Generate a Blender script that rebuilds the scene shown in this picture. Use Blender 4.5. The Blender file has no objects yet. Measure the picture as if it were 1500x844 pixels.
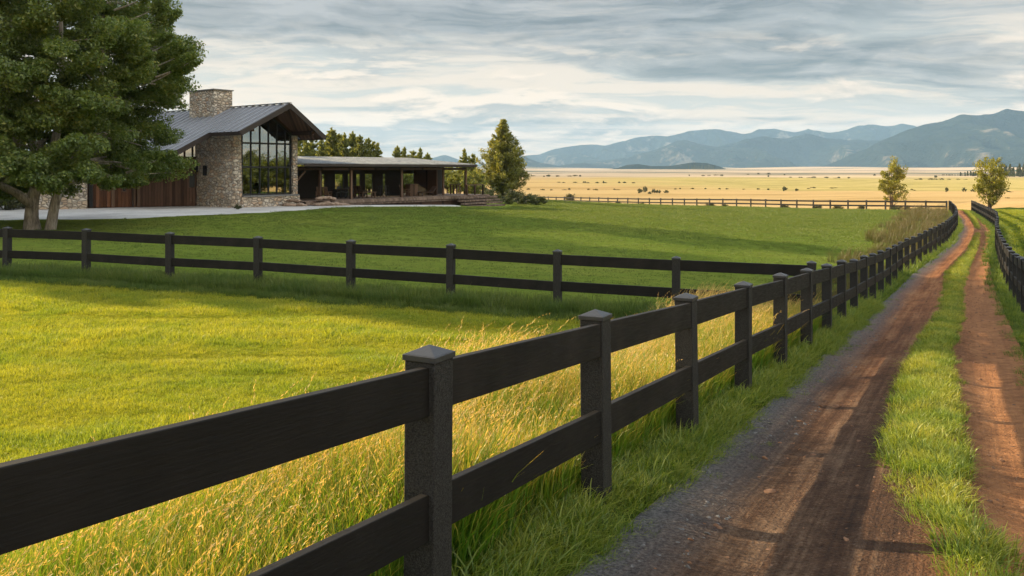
import bpy, math, random
import numpy as np
from mathutils import Vector, Matrix, noise as mnoise
R = math.radians
rng = np.random.default_rng(7)
random.seed(7)
scene = bpy.context.scene
COL = scene.collection
F, CX, HY = 1250.0, 750.0, 247.0        # lens of the camera in photo pixels, and its horizon

SUN_EL, SUN_DIR = 20.0, (0.88, -0.475)    # direction the light travels over the ground

SHADE_N, HAZE, SKYS, EXPO, SX, HX = 17, 6.2e-5, .44, 1.12, 17.2, 5.5
# ------------------------------------------------------------------ objects
def tag(o, label=None, cat=None, group=None, kind=None):
    if label: o['label'] = label
    if cat: o['category'] = cat
    if group: o['group'] = group
    if kind: o['kind'] = kind
    return o
def empty(name, loc=(0, 0, 0), rz=0.0):
    o = bpy.data.objects.new(name, None)
    o.empty_display_size = 0.3
    o.location = loc; o.rotation_euler = (0, 0, rz)
    COL.objects.link(o)
    return o
def link(name, me, parent=None, mat=None, smooth=False, loc=None):
    o = bpy.data.objects.new(name, me)
    COL.objects.link(o)
    if mat is not None:
        for m in (mat if isinstance(mat, (list, tuple)) else [mat]): me.materials.append(m)
    if smooth: me.polygons.foreach_set('use_smooth', [True] * len(me.polygons))
    if loc is not None: o.location = loc
    if parent is not None: o.parent = parent
    return o
def mesh_np(name, V, Fc, uv=None, mi=None):
    """V (n,3), Fc (m,k) all the same k"""
    me = bpy.data.meshes.new(name)
    V = np.asarray(V, dtype=np.float32); Fc = np.asarray(Fc, dtype=np.int32)
    k = Fc.shape[1]
    me.vertices.add(len(V)); me.vertices.foreach_set('co', V.ravel())
    me.loops.add(Fc.size); me.loops.foreach_set('vertex_index', Fc.ravel())
    me.polygons.add(len(Fc))
    me.polygons.foreach_set('loop_start', np.arange(0, Fc.size, k, dtype=np.int32))
    me.polygons.foreach_set('loop_total', np.full(len(Fc), k, dtype=np.int32))
    if mi is not None: me.polygons.foreach_set('material_index', np.asarray(mi, dtype=np.int32))
    me.update(calc_edges=True)
    if uv is not None:
        l = me.uv_layers.new(name='UVMap')
        l.data.foreach_set('uv', np.asarray(uv, dtype=np.float32)[Fc.ravel()].ravel())
    me.validate()
    return me
class MB:
    """collects boxes, prisms and tubes that belong to ONE object"""
    def __init__(s): s.v = []; s.f = []
    def add(s, vs, fs):
        n = len(s.v); s.v += [tuple(map(float, p)) for p in vs]; s.f += [tuple(i + n for i in f) for f in fs]; return s
    def hexa(s, b, t):
        """four bottom points, four top points (same winding, counter-clockwise from above)"""
        return s.add(list(b) + list(t), [(3, 2, 1, 0), (4, 5, 6, 7), (0, 1, 5, 4), (1, 2, 6, 5), (2, 3, 7, 6), (3, 0, 4, 7)])
    def box(s, c, size, rz=0.0, rx=0.0):
        m = Matrix.Rotation(rz, 3, 'Z') @ Matrix.Rotation(rx, 3, 'X')
        c = Vector(c); h = [a / 2 for a in size]
        p = [c + m @ Vector((x * h[0], y * h[1], z * h[2])) for z in (-1, 1) for x, y in ((-1, -1), (1, -1), (1, 1), (-1, 1))]
        return s.hexa(p[:4], p[4:])
    def beam(s, a, b, w, h, up=(0, 0, 1)):
        """bar from a to b, w across, h along up"""
        a, b = Vector(a), Vector(b); d = (b - a).normalized()
        u = Vector(up); sd = d.cross(u).normalized(); u = sd.cross(d).normalized()
        q = [(-1, -1), (1, -1), (1, 1), (-1, 1)]
        A = [a + sd * (w / 2 * i) + u * (h / 2 * j) for i, j in q]; B = [b + sd * (w / 2 * i) + u * (h / 2 * j) for i, j in q]
        return s.add(A + B, [(0, 1, 2, 3), (7, 6, 5, 4), (0, 4, 5, 1), (1, 5, 6, 2), (2, 6, 7, 3), (3, 7, 4, 0)])
    def tube(s, pts, rad, n=8, cap=True):
        pts = [Vector(p) for p in pts]; k0 = len(s.v); ref = Vector((0.13, 0.31, 1)) if abs((pts[-1] - pts[0]).normalized().z) < .9 else Vector((1, .2, 0))
        for i, p in enumerate(pts):
            d = (pts[min(i + 1, len(pts) - 1)] - pts[max(i - 1, 0)]).normalized()
            a = d.cross(ref).normalized(); b = d.cross(a)
            for j in range(n):
                t = 2 * math.pi * j / n
                s.v.append(tuple(p + (a * math.cos(t) + b * math.sin(t)) * rad[i]))
        for i in range(len(pts) - 1):
            for j in range(n):
                a0 = k0 + i * n + j; a1 = k0 + i * n + (j + 1) % n
                s.f.append((a0, a0 + n, a1 + n, a1))
        if cap:
            s.f.append(tuple(range(k0, k0 + n))); e = k0 + (len(pts) - 1) * n
            s.f.append(tuple(range(e + n - 1, e - 1, -1)))
        return s
    def build(s, name, mat, parent=None, smooth=False, bevel=0.0):
        me = bpy.data.meshes.new(name); me.from_pydata(s.v, [], s.f); me.update()
        o = link(name, me, parent, mat, smooth)
        if bevel:
            m = o.modifiers.new('Bevel', 'BEVEL'); m.width = bevel; m.segments = 2; m.limit_method = 'ANGLE'; m.angle_limit = R(40)
        if smooth:
            bm_fix(me)
        return o
def bm_fix(me):
    import bmesh
    bm = bmesh.new(); bm.from_mesh(me); bmesh.ops.recalc_face_normals(bm, faces=bm.faces); bm.to_mesh(me); bm.free()

# ------------------------------------------------------------------ material helpers
class NT:
    def __init__(s, name, world=False):
        if world: s.m = world; s.t = world.node_tree
        else:
            s.m = bpy.data.materials.new(name); s.m.use_nodes = True; s.t = s.m.node_tree
        s.t.nodes.clear()
    def n(s, kind, **kw):
        nd = s.t.nodes.new('ShaderNode' + kind)
        for k, v in kw.items():
            if k.startswith('_'): setattr(nd, k[1:], v)
            else:
                key = k.replace('__', ' ')
                if key.isdigit(): key = int(key)
                elif key not in nd.inputs and key.replace('_', ' ') in nd.inputs: key = key.replace('_', ' ')
                if isinstance(v, bpy.types.NodeSocket): s.t.links.new(v, nd.inputs[key])
                else: nd.inputs[key].default_value = v
        return nd
    def ln(s, a, b): s.t.links.new(a, b)
    def i(s, nd, idx, v):
        if isinstance(v, bpy.types.NodeSocket): s.t.links.new(v, nd.inputs[idx])
        else: nd.inputs[idx].default_value = v
    def math(s, op, a, b=0.0, c=None, clamp=False):
        nd = s.t.nodes.new('ShaderNodeMath'); nd.operation = op; nd.use_clamp = clamp
        s.i(nd, 0, a); s.i(nd, 1, b)
        if c is not None: s.i(nd, 2, c)
        return nd.outputs[0]
    def mr(s, v, a, b, c=0.0, d=1.0, smooth=False):
        nd = s.t.nodes.new('ShaderNodeMapRange')
        if smooth: nd.interpolation_type = 'SMOOTHSTEP'
        for k, x in enumerate((v, a, b, c, d)): s.i(nd, k, x)
        return nd.outputs[0]
    def mix(s, f, a, b, mode='MIX'):
        nd = s.t.nodes.new('ShaderNodeMix'); nd.data_type = 'RGBA'; nd.blend_type = mode
        s.i(nd, 0, f)
        for k, x in ((6, a), (7, b)):
            if isinstance(x, (tuple, list)) and len(x) == 3: x = (*x, 1)
            s.i(nd, k, x)
        return nd.outputs[2]
    def ramp(s, f, stops, interp='LINEAR'):
        nd = s.t.nodes.new('ShaderNodeValToRGB'); nd.color_ramp.interpolation = interp
        e = nd.color_ramp.elements
        while len(e) < len(stops): e.new(0.5)
        for el, (p, c) in zip(e, stops): el.position = p; el.color = (*c, 1) if len(c) == 3 else c
        s.ln(f, nd.inputs[0]); return nd.outputs[0]
    def noise(s, vec, scale, detail=4, rough=0.55, dist=0.0):
        nd = s.n('TexNoise', Scale=scale, Detail=detail, Roughness=rough, Distortion=dist)
        if vec is not None: s.ln(vec, nd.inputs['Vector'])
        return nd.outputs['Fac']
    def mapping(s, vec, scale=(1, 1, 1), rot=(0, 0, 0), loc=(0, 0, 0)):
        nd = s.n('Mapping', Scale=scale, Rotation=rot, Location=loc); s.ln(vec, nd.inputs['Vector']); return nd.outputs[0]
    def pos(s): return s.n('NewGeometry').outputs['Position']
    def obj(s): return s.n('TexCoord').outputs['Object']
    def bump(s, h, strength, dist=0.02, normal=None):
        nd = s.n('Bump', Strength=strength, Distance=dist); s.ln(h, nd.inputs['Height'])
        if normal is not None: s.ln(normal, nd.inputs['Normal'])
        return nd.outputs[0]
    def pbsdf(s, col, rough=0.8, bump=None, metallic=0.0, spec=0.5, **kw):
        nd = s.t.nodes.new('ShaderNodeBsdfPrincipled')
        if isinstance(col, (tuple, list)) and len(col) == 3: col = (*col, 1)
        s.i(nd, 'Base Color', col); s.i(nd, 'Roughness', rough); s.i(nd, 'Metallic', metallic); s.i(nd, 'Specular IOR Level', spec)
        for k, v in kw.items(): s.i(nd, k.replace('_', ' '), v)
        if bump is not None: s.ln(bump, nd.inputs['Normal'])
        return nd.outputs[0]
    def out(s, sh, vol=None):
        o = s.t.nodes.new('ShaderNodeOutputMaterial')
        if sh is not None: s.ln(sh, o.inputs['Surface'])
        if vol is not None: s.ln(vol, o.inputs['Volume'])
        return s.m

def foliage_mat(name, c_dark, c_light, c_tip=None, trans=0.35, scale=0.6, rough=0.7):
    """leaves: colour differs leaf by leaf and clump by clump"""
    t = NT(name)
    isl = t.n('NewGeometry').outputs['Random Per Island']
    nz = t.noise(t.obj(), scale, 3)
    f = t.math('ADD', t.math('MULTIPLY', isl, 0.55), t.math('MULTIPLY', nz, 0.75)); f = t.math('SUBTRACT', f, 0.12, clamp=True)
    col = t.ramp(f, [(0.15, c_dark), (0.62, c_light), (0.95, c_tip or c_light)])
    inf = t.n('ObjectInfo').outputs['Random']
    col = t.mix(t.mr(inf, 0, 1, 0, 0.25), col, t.mix(1.0, col, (0.95, 0.85, 0.6), 'MULTIPLY'))
    d = t.n('BsdfDiffuse'); t.ln(col, d.inputs['Color'])
    tr = t.n('BsdfTranslucent'); t.ln(t.mix(1.0, col, (1.25, 1.15, 0.6), 'MULTIPLY'), tr.inputs['Color'])
    g = t.n('BsdfGlossy', Roughness=0.5, Color=(1, 1, 1, 1))
    m = t.n('MixShader', Fac=trans); t.ln(d.outputs[0], m.inputs[1]); t.ln(tr.outputs[0], m.inputs[2])
    m2 = t.n('MixShader', Fac=0.035); t.ln(m.outputs[0], m2.inputs[1]); t.ln(g.outputs[0], m2.inputs[2])
    return t.out(m2.outputs[0])
def grass_mat(name, stops, trans=0.45, patch=None, seedcol=None):
    """blade colour runs from root to tip (UV v), differs per blade and per tuft; seed heads have UV u > 0.5"""
    t = NT(name)
    uv = t.n('UVMap').outputs[0]; sp = t.n('SeparateXYZ'); t.ln(uv, sp.inputs[0])
    geo = t.n('NewGeometry'); isl = geo.outputs['Random Per Island']
    inf = t.n('ObjectInfo').outputs['Random']
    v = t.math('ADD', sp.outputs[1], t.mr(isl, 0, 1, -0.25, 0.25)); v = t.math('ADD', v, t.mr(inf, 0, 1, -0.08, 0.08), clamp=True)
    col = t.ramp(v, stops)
    if patch:
        nz = t.noise(geo.outputs['Position'], patch[0], 3)
        col = t.mix(t.mr(nz, 0.42, 0.62), col, t.mix(1.0, col, patch[1], 'MULTIPLY'))
    if seedcol:
        col = t.mix(t.math('GREATER_THAN', sp.outputs[0], 0.5), col, t.mix(isl, seedcol[0], seedcol[1]))
    d = t.n('BsdfDiffuse'); t.ln(col, d.inputs['Color'])
    tr = t.n('BsdfTranslucent'); t.ln(t.mix(1.0, col, (1.3, 1.15, 0.55), 'MULTIPLY'), tr.inputs['Color'])
    g = t.n('BsdfGlossy', Roughness=0.45, Color=(1, 1, 1, 1))
    m = t.n('MixShader', Fac=trans); t.ln(d.outputs[0], m.inputs[1]); t.ln(tr.outputs[0], m.inputs[2])
    m2 = t.n('MixShader', Fac=0.03); t.ln(m.outputs[0], m2.inputs[1]); t.ln(g.outputs[0], m2.inputs[2])
    return t.out(m2.outputs[0])
M = {}
# fences: black-stained timber, coarse on the faces of the posts
t = NT('fence_board'); p = t.obj()
gr = t.noise(t.mapping(p, (3, 40, 40)), 2.0, 5); blo = t.noise(p, 3.0, 4)
M['board'] = t.out(t.pbsdf(t.mix(t.mr(blo, .35, .7), (0.008, 0.0072, 0.0065), t.mix(t.n('ObjectInfo').outputs['Random'], (0.011, 0.0100, 0.0092), (0.022, 0.0185, 0.0165))), t.mr(gr, .3, .7, .5, .75), t.bump(gr, .3, .005), spec=.22))
t = NT('fence_post'); p = t.obj()
g1 = t.noise(p, 140.0, 4, .65); g2 = t.noise(p, 6.0, 3)
M['post'] = t.out(t.pbsdf(t.mix(t.mr(g1, .36, .66), (0.008, 0.008, 0.008), (0.050, 0.048, 0.044)), t.mr(g2, .3, .7, .6, .8), t.bump(g1, .7, .008), spec=.25))
t = NT('fence_cap'); p = t.obj()
M['cap'] = t.out(t.pbsdf((0.035, 0.036, 0.04), .42, t.bump(t.noise(p, 60, 3), .3, .004), spec=.5))

# ground covers
def ground_mat(name, cols, big=0.05, fine=9.0, stretch=(1, 1, 1), bumpst=0.6, blades=True):
    t = NT(name); p = t.pos()
    a = t.noise(p, big, 5, .6); b = t.noise(t.mapping(p, stretch), fine * .12, 5, .6); c = t.noise(p, fine, 6, .7)
    f = t.math('ADD', t.math('MULTIPLY', a, .45), t.math('ADD', t.math('MULTIPLY', b, .3), t.math('MULTIPLY', c, .35)))
    col = t.ramp(f, [(0.38, cols[0]), (0.53, cols[1]), (0.68, cols[2])])
    d = t.n('BsdfDiffuse', Roughness=1.0); t.ln(col, d.inputs['Color'])
    bp = t.bump(t.math('ADD', c, t.math('MULTIPLY', b, 1.5)), bumpst, .08); t.ln(bp, d.inputs['Normal'])
    return t.out(d.outputs[0])
M['lawn'] = ground_mat('lawn_turf', [(0.10, 0.155, 0.025), (0.145, 0.205, 0.036), (0.23, 0.25, 0.055)], .055, 14, (.3, 1.8, 1), .9)
M['paddock'] = ground_mat('paddock_turf', [(0.14, 0.16, 0.014), (0.26, 0.25, 0.020), (0.36, 0.31, 0.03)], .12, 16, (.35, 1.6, 1), .9)
M['verge'] = ground_mat('verge_soil_and_grass', [(0.035, 0.055, 0.012), (0.06, 0.095, 0.018), (0.10, 0.12, 0.03)], .12, 12, (1, 1, 1), .9)
# ------------------------------------------------------------------ terrain and the lines laid over it
def smooth_fn(xs, ys, w=3.0, lo=-60, hi=260):
    g = np.arange(lo, hi, .25); xs = np.array(xs, float); ys = np.array(ys, float)
    v = np.interp(g, xs, ys)
    s0 = (ys[1] - ys[0]) / (xs[1] - xs[0]); s1 = (ys[-1] - ys[-2]) / (xs[-1] - xs[-2])
    v = np.where(g < xs[0], ys[0] + (g - xs[0]) * s0, v); v = np.where(g > xs[-1], ys[-1] + (g - xs[-1]) * s1, v)
    k = int(w / .25) | 1; ker = np.hanning(k + 2)[1:-1]; ker /= ker.sum()
    vv = np.convolve(np.pad(v, k // 2, mode='edge'), ker, 'valid')
    return lambda Y: np.interp(Y, g, vv)
fx_l = smooth_fn([-30, 0, 4, 24, 33, 42, 50, 65, 80, 95, 107, 125, 150], [-18.3, -2.5, -.396, 10.12, 15.1, 20.6, 25.5, 33.9, 41.6, 49.0, 54.9, 61.5, 68], 7)
fx_r = smooth_fn([-30, 6, 20.5, 24, 30.7, 46, 54.5, 66, 80, 110, 125, 150], [-14.9, 4.5, 12.3, 14.2, 17.75, 26.1, 31.0, 37.5, 44.5, 59.2, 65.2, 72], 7)
sl_l = smooth_fn([0, 4.67, 5.44, 6.04, 6.98, 7.99, 10.86, 13.2, 15.9, 21.6, 33, 43, 61, 85, 107, 125], [.1, 2.36, 2.56, 2.66, 2.98, 3.45, 4.88, 6.14, 7.65, 10.8, 16.7, 22.9, 33.3, 45.6, 56.6, 63.0], 1.0)
sl_r = smooth_fn([0, 4.67, 5.0, 5.44, 6.18, 6.55, 8.13, 9.9, 13.75, 19.5, 27, 36, 48, 68, 85, 107, 125], [.75, 2.72, 2.85, 2.98, 3.27, 3.55, 4.35, 5.2, 7.1, 10.35, 14.3, 19.3, 26.2, 37.2, 46.1, 57.2, 63.6], 1.0)
zroad = smooth_fn([-20, 0, 4, 16, 24.4, 33, 42, 50, 65, 85, 107, 116, 140], [-.5, -1.86, -2.177, -3.13, -3.77, -4.13, -4.28, -4.38, -4.6, -4.95, -5.35, -5.7, -7.2], 4)
cross = [(-26.5, 27.0), (-13.85, 23.4), (-11.38, 22.8), (-8.78, 21.9), (-6.37, 21.4), (-3.8, 20.1), (-1.38, 19.2), (.99, 18.5), (3.41, 17.75), (6.0, 17.0)]
xline = lambda X: np.interp(X, [c[0] for c in [(-80, 40)] + cross], [c[1] for c in [(-80, 40)] + cross])
backf = [(54.6, 107.0), (53.0, 109), (35.8, 132), (20, 154), (4.4, 178), (-14, 203), (-60, 260)]
bline = lambda X: np.interp(X, [c[0] for c in backf[::-1]], [c[1] for c in backf[::-1]])

cp = []
for Y in (-30, -12, -4, 0, 3, 6, 9, 12, 16, 20, 25, 30, 36, 43, 50, 58, 65, 75, 85, 96, 107, 116, 125, 140):
    z = float(zroad(Y)); cp += [(float(fx_l(Y)), Y, z), (float(fx_r(Y)), Y, z)]
cp += [(-4, 4, -2.25), (-8, 8, -2.55), (-3, 11, -2.72), (-15, 14, -2.82), (-30, 18, -2.85), (-14, -8, -2.0), (-40, 0, -2.6), (-60, 30, -2.8),
       (-13.85, 23.4, -2.92), (-8.78, 21.9, -2.97), (-6.4, 21.4, -3.03), (-3.8, 20.1, -3.03), (-1.38, 19.2, -3.06), (.99, 18.5, -3.12), (-27, 27.5, -2.88),
       (-22, 40, -2.86), (-27, 45, -2.76), (-21, 46, -2.75), (-15, 53.7, -2.75), (-18, 60, -2.75), (-30, 57, -2.75), (-40, 52, -2.75), (-12.4, 61.5, -2.8), (-25, 66, -2.75),
       (-8.2, 68, -3.02), (-4, 75, -3.3), (-2, 84, -3.5), (-1, 110, -3.9), (-14, 84, -3.1), (-24, 86, -3.0), (-40, 80, -2.8), (-40, 110, -3.1), (-20, 130, -4.1),
       (-6, 32, -3.2), (4, 30, -3.5), (-2, 45, -3.2), (10, 50, -3.7), (18, 60, -4.1), (10, 75, -3.9), (22, 90, -4.7), (14, 112, -4.8), (35.8, 132, -6.0), (53, 109, -5.4), (20, 154, -6.6), (4.4, 178, -7.0), (-14, 203, -7.1),
       (40, 60, -4.4), (30, 25, -3.5), (60, 60, -4.7), (90, 40, -4.2), (80, 110, -5.5), (70, 140, -6.6), (110, 170, -7.6), (50, 160, -7.4), (40, 200, -7.8), (-60, 200, -7.0), (-100, 120, -5.0), (-100, 40, -3.2), (120, 90, -5.8), (20, -20, -1.0), (60, 0, -2.6)]
CP = np.array(cp)
def _k(r2): return np.where(r2 > 1e-9, .5 * r2 * np.log(np.maximum(r2, 1e-9)), 0)
A_ = _k(((CP[:, None, :2] - CP[None, :, :2]) ** 2).sum(-1)) + np.eye(len(CP)) * .4
Q_ = np.c_[np.ones(len(CP)), CP[:, :2]]
S_ = np.block([[A_, Q_], [Q_.T, np.zeros((3, 3))]])
W_ = np.linalg.solve(S_, np.r_[CP[:, 2], 0, 0, 0])
def fbm(X, Y, scale, seed=0, octs=4):
    """cheap smooth value noise, about -1..1"""
    out = np.zeros_like(X, dtype=float); amp = 1; tot = 0
    tab = np.random.default_rng(seed).random((64, 64)) * 2 - 1
    for o in range(octs):
        x = X / scale + 17.3 * o; y = Y / scale + 9.1 * o
        xi = np.floor(x).astype(int); yi = np.floor(y).astype(int); fx = x - xi; fy = y - yi
        fx = fx * fx * (3 - 2 * fx); fy = fy * fy * (3 - 2 * fy)
        g = lambda a, b: tab[a % 64, b % 64]
        out += amp * ((g(xi, yi) * (1 - fx) + g(xi + 1, yi) * fx) * (1 - fy) + (g(xi, yi + 1) * (1 - fx) + g(xi + 1, yi + 1) * fx) * fy)
        tot += amp; amp *= .5; scale *= .5
    return out / tot
def zt(X, Y, rough=True):
    X = np.atleast_1d(np.asarray(X, float)); Y = np.atleast_1d(np.asarray(Y, float)); sh = X.shape
    x = X.ravel(); y = Y.ravel(); z = np.full(x.shape, -8.0)
    inn = (np.abs(x) < 420) & (np.abs(y - 100) < 420); idx = np.nonzero(inn)[0]
    for c in range(0, len(idx), 60000):
        j = idx[c:c + 60000]
        r2 = (x[j, None] - CP[None, :, 0]) ** 2 + (y[j, None] - CP[None, :, 1]) ** 2
        z[j] = _k(r2) @ W_[:len(CP)] + W_[-3] + W_[-2] * x[j] + W_[-1] * y[j]
    d = np.hypot(x - 10, y - 60); w = np.clip((d - 100) / 110, 0, 1); w = w * w * (3 - 2 * w)
    far = -8.0 + 1.2 * fbm(x, y, 160, 3)
    hw = np.clip((np.hypot(x, y) - 900) / 2200, 0, 1)
    far = far + hw * (4.5 + 4.5 * fbm(x, y * 2.2, 700, 5, 3) + np.clip(fbm(x, y * 1.6, 1500, 11, 2) - .05, 0, 1) * 22 * hw)
    z = np.clip(z, -9.5, 0) * (1 - w) + far * w
    if rough: z = z + .02 * fbm(x, y, 1.7, 8, 3)
    return z.reshape(sh)
def z1(x, y): return float(zt(x, y)[0])

def grow(a, b, c, lo, hi, s0, k):
    mid = list(np.arange(a, b, s0)); s = s0; v = mid[-1]; up = []
    while v < hi: s = min(s * k, 400); v += s; up.append(v)
    s = s0; v = mid[0]; dn = []
    while v > lo: s = min(s * c, 400); v -= s; dn.append(v)
    return np.array(dn[::-1] + mid + up)
gx = grow(-18, 26, 1.03, -9000, 9000, .3, 1.03)
gy = grow(0, 34, 1.25, -1500, 12500, .3, 1.022)
GX, GY = np.meshgrid(gx, gy)
GZ = zt(GX, GY)
def inside_road(X, Y, m=0.0):
    return (X > fx_l(Y) + .42 + m) & (X < fx_r(Y) - .45 - m) & (Y > -14) & (Y < 136)
e_ = np.minimum(np.minimum(GX - fx_l(GY) - .55, fx_r(GY) - .6 - GX), np.where((GY > -14) & (GY < 136), 9, -9))
GZ = GZ - .14 * np.clip(e_ / .3, 0, 1)
# driveway footprint also sinks a little under its own gravel sheet
dr_lo = [(-75, 40.5), (-40, 43.5), (-27, 45.2), (-20.8, 46.4), (-17.9, 49.8), (-15, 53.7), (-13.7, 57.3), (-12.4, 61.6), (-8.2, 67.6), (-4.4, 73.6)]
dr_up = [(-80, 49.5), (-46, 55), (-38, 62.5), (-28, 66), (-22, 68), (-18, 68), (-15, 68), (-12.9, 69), (-10, 73), (-5.6, 78)]
def near_drive(X, Y, m):
    lo = np.interp(X, [a[0] for a in dr_lo], [a[1] for a in dr_lo]); up = np.interp(X, [a[0] for a in dr_up], [a[1] for a in dr_up])
    return (X < -5.5) & (X > -75) & (Y > lo + m) & (Y < up - m)
GZ = GZ - .25 * near_drive(GX, GY, .9)
ny, nx = GX.shape
ids = np.arange(ny * nx).reshape(ny, nx)
quads = np.stack([ids[:-1, :-1], ids[:-1, 1:], ids[1:, 1:], ids[1:, :-1]], -1).reshape(-1, 4)
cxm = (GX[:-1, :-1] + GX[1:, 1:]).ravel() / 2; cym = (GY[:-1, :-1] + GY[1:, 1:]).ravel() / 2
left = cxm < fx_l(cym) - .5
r_pad = left & (cym < xline(cxm) - .25) & (cxm > -90) & (cym > -25)
r_lawn = left & ~r_pad & (cym < bline(cxm)) & (cxm > -120) & (cym > -25) & (cxm < 56)
r_verge = ~left & (cym < 122 + 6 * np.sin(cxm * .2)) & (cym > -25) & (cxm < 130)
verts = np.stack([GX, GY, GZ], -1).reshape(-1, 3)
def region(name, mask, mat):
    q = quads[mask]; u, inv = np.unique(q, return_inverse=True)
    me = mesh_np(name, verts[u], inv.reshape(-1, 4)); o = link(name, me, None, mat, True); tag(o, kind='structure'); return o
# dry plain
t = NT('dry_grassland'); p = t.pos()
a = t.noise(t.mapping(p, (.35, 1.4, 1)), .012, 6, .6); b = t.noise(t.mapping(p, (.5, 2.0, 1)), .09, 5, .65); c = t.noise(p, 5.0, 5, .7)
sep = t.n('SeparateXYZ'); t.ln(p, sep.inputs[0])
f = t.math('ADD', t.math('MULTIPLY', a, .5), t.math('ADD', t.math('MULTIPLY', b, .3), t.math('MULTIPLY', c, .25)))
col = t.ramp(f, [(0.34, (0.24, 0.17, 0.065)), (0.46, (0.46, 0.315, 0.13)), (0.55, (0.60, 0.42, 0.20)), (0.66, (0.42, 0.34, 0.12))])
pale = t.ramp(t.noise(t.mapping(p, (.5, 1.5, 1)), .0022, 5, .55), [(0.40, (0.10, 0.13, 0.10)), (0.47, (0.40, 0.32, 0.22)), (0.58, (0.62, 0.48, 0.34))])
green = t.ramp(b, [(0.35, (0.24, 0.22, 0.08)), (0.48, (0.45, 0.37, 0.13)), (0.62, (0.58, 0.45, 0.20))])
col = t.mix(t.math('MULTIPLY', t.mr(t.math('ADD', sep.outputs[1], t.mr(a, 0, 1, -60, 60)), 290, 310), t.mr(t.math('ADD', sep.outputs[0], t.mr(a, 0, 1, -120, 120)), 20, 120)), col, green)
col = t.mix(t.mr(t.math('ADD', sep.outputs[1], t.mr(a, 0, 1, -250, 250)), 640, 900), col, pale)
d = t.n('BsdfDiffuse', Roughness=1.0); t.ln(col, d.inputs['Color']); t.ln(t.bump(t.math('ADD', c, b), .5, .15), d.inputs['Normal'])
M['dry'] = t.out(d.outputs[0])
region('ground', ~(r_pad | r_lawn | r_verge), M['dry'])
region('lawn_ground', r_lawn, M['lawn'])
region('meadow_ground', r_pad, M['paddock'])
region('verge_ground', r_verge, M['verge'])

# the dirt road: UV u = metres from the left edge, v = metres along
t = NT('dirt_road'); uv = t.n('UVMap').outputs[0]; p = t.pos()
sp = t.n('SeparateXYZ'); t.ln(uv, sp.inputs[0]); u = sp.outputs[0]; v = sp.outputs[1]
wob = t.noise(t.mapping(uv, (1, .12, 1)), .8, 3)
tr1 = t.noise(t.mapping(uv, (5, .15, 1)), 1.0, 6, .68)      # tyre streaks along the road
tr2 = t.noise(t.mapping(uv, (20, .55, 1)), 1.0, 5, .7)
blot = t.noise(t.mapping(uv, (1.2, .35, 1)), 1.1, 5, .6)
fine = t.noise(p, 38, 5, .7); peb = t.n('TexVoronoi', Scale=42.0); t.ln(p, peb.inputs['Vector'])
f = t.math('ADD', t.math('ADD', t.math('MULTIPLY', tr1, .36), t.math('MULTIPLY', fine, .22)), t.math('ADD', t.math('MULTIPLY', blot, .36), t.math('MULTIPLY', tr2, .16)))
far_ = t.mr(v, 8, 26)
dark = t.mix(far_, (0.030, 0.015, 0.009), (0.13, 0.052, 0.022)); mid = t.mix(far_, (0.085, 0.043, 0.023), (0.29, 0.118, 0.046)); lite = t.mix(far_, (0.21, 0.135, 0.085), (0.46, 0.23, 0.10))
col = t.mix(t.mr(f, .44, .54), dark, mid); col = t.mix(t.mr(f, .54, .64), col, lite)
col = t.mix(t.mr(u, 1.9, 2.6), col, t.mix(t.mr(f, .4, .7), (0.26, 0.11, 0.045), (0.50, 0.24, 0.10)))      # the redder right-hand track
mot = t.noise(p, 7.0, 6, .7)
col = t.mix(t.mr(mot, .35, .65), t.mix(1.0, col, (.66, .62, .60), 'MULTIPLY'), t.mix(1.0, col, (1.22, 1.2, 1.18), 'MULTIPLY'))
grey = t.mix(t.mr(fine, .35, .65), (0.050, 0.052, 0.058), (0.21, 0.21, 0.215))
edge = t.mr(t.math('ADD', u, t.mr(wob, 0, 1, -.35, .35)), .22, .80)
col = t.mix(edge, grey, col)
col = t.mix(t.mr(fine, .62, .8), col, t.mix(.5, col, (0.4, 0.34, 0.28)))
h = t.math('ADD', t.math('ADD', t.math('MULTIPLY', tr2, .5), t.math('MULTIPLY', mot, 1.6)), t.math('ADD', t.math('MULTIPLY', fine, .8), t.math('ADD', t.math('MULTIPLY', tr1, 1.2), t.math('MULTIPLY', peb.outputs['Distance'], -.5))))
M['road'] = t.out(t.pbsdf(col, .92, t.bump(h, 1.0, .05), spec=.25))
ys = np.concatenate([np.arange(-14, 32, .12), np.arange(32, 136, .5)])
ss = np.linspace(0, 1, 45); V = []; UV = []
for y in ys:
    a = float(fx_l(y)) + .24; b = float(fx_r(y)) - .34
    x = a + (b - a) * ss
    base = zt(x, np.full_like(x, y), False); L = (sl_l(y) + sl_r(y)) / 2
    bed = -.055 * (np.exp(-((x - (a + L - .2) / 2) / .42) ** 2) + np.exp(-((x - (L + b + .2) / 2) / .42) ** 2)) + .05 * np.exp(-((x - L) / .35) ** 2)
    bed += .012 * fbm(x * 1.0, np.full_like(x, y * .3), .35, 4, 3) + .018 * fbm(x, np.full_like(x, y), 1.1, 14, 3)
    e = np.minimum(ss, 1 - ss) * (b - a); bed = bed + .035 - .14 * np.clip(1 - e / .12, 0, 1)
    V.append(np.stack([x, np.full_like(x, y), base + bed], -1)); UV.append(np.stack([x - a, np.full_like(x, y * 1.13)], -1))
def grid_mesh(name, rows, uv=None, mat=None):
    rows = np.array(rows); n, m = rows.shape[:2]; idx = np.arange(n * m).reshape(n, m)
    q = np.stack([idx[:-1, :-1], idx[:-1, 1:], idx[1:, 1:], idx[1:, :-1]], -1).reshape(-1, 4)
    me = mesh_np(name, rows.reshape(-1, 3), q, None if uv is None else np.array(uv).reshape(-1, 2)); return link(name, me, None, mat, True)
ROADV = np.array(V); road_ys = ys
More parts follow.
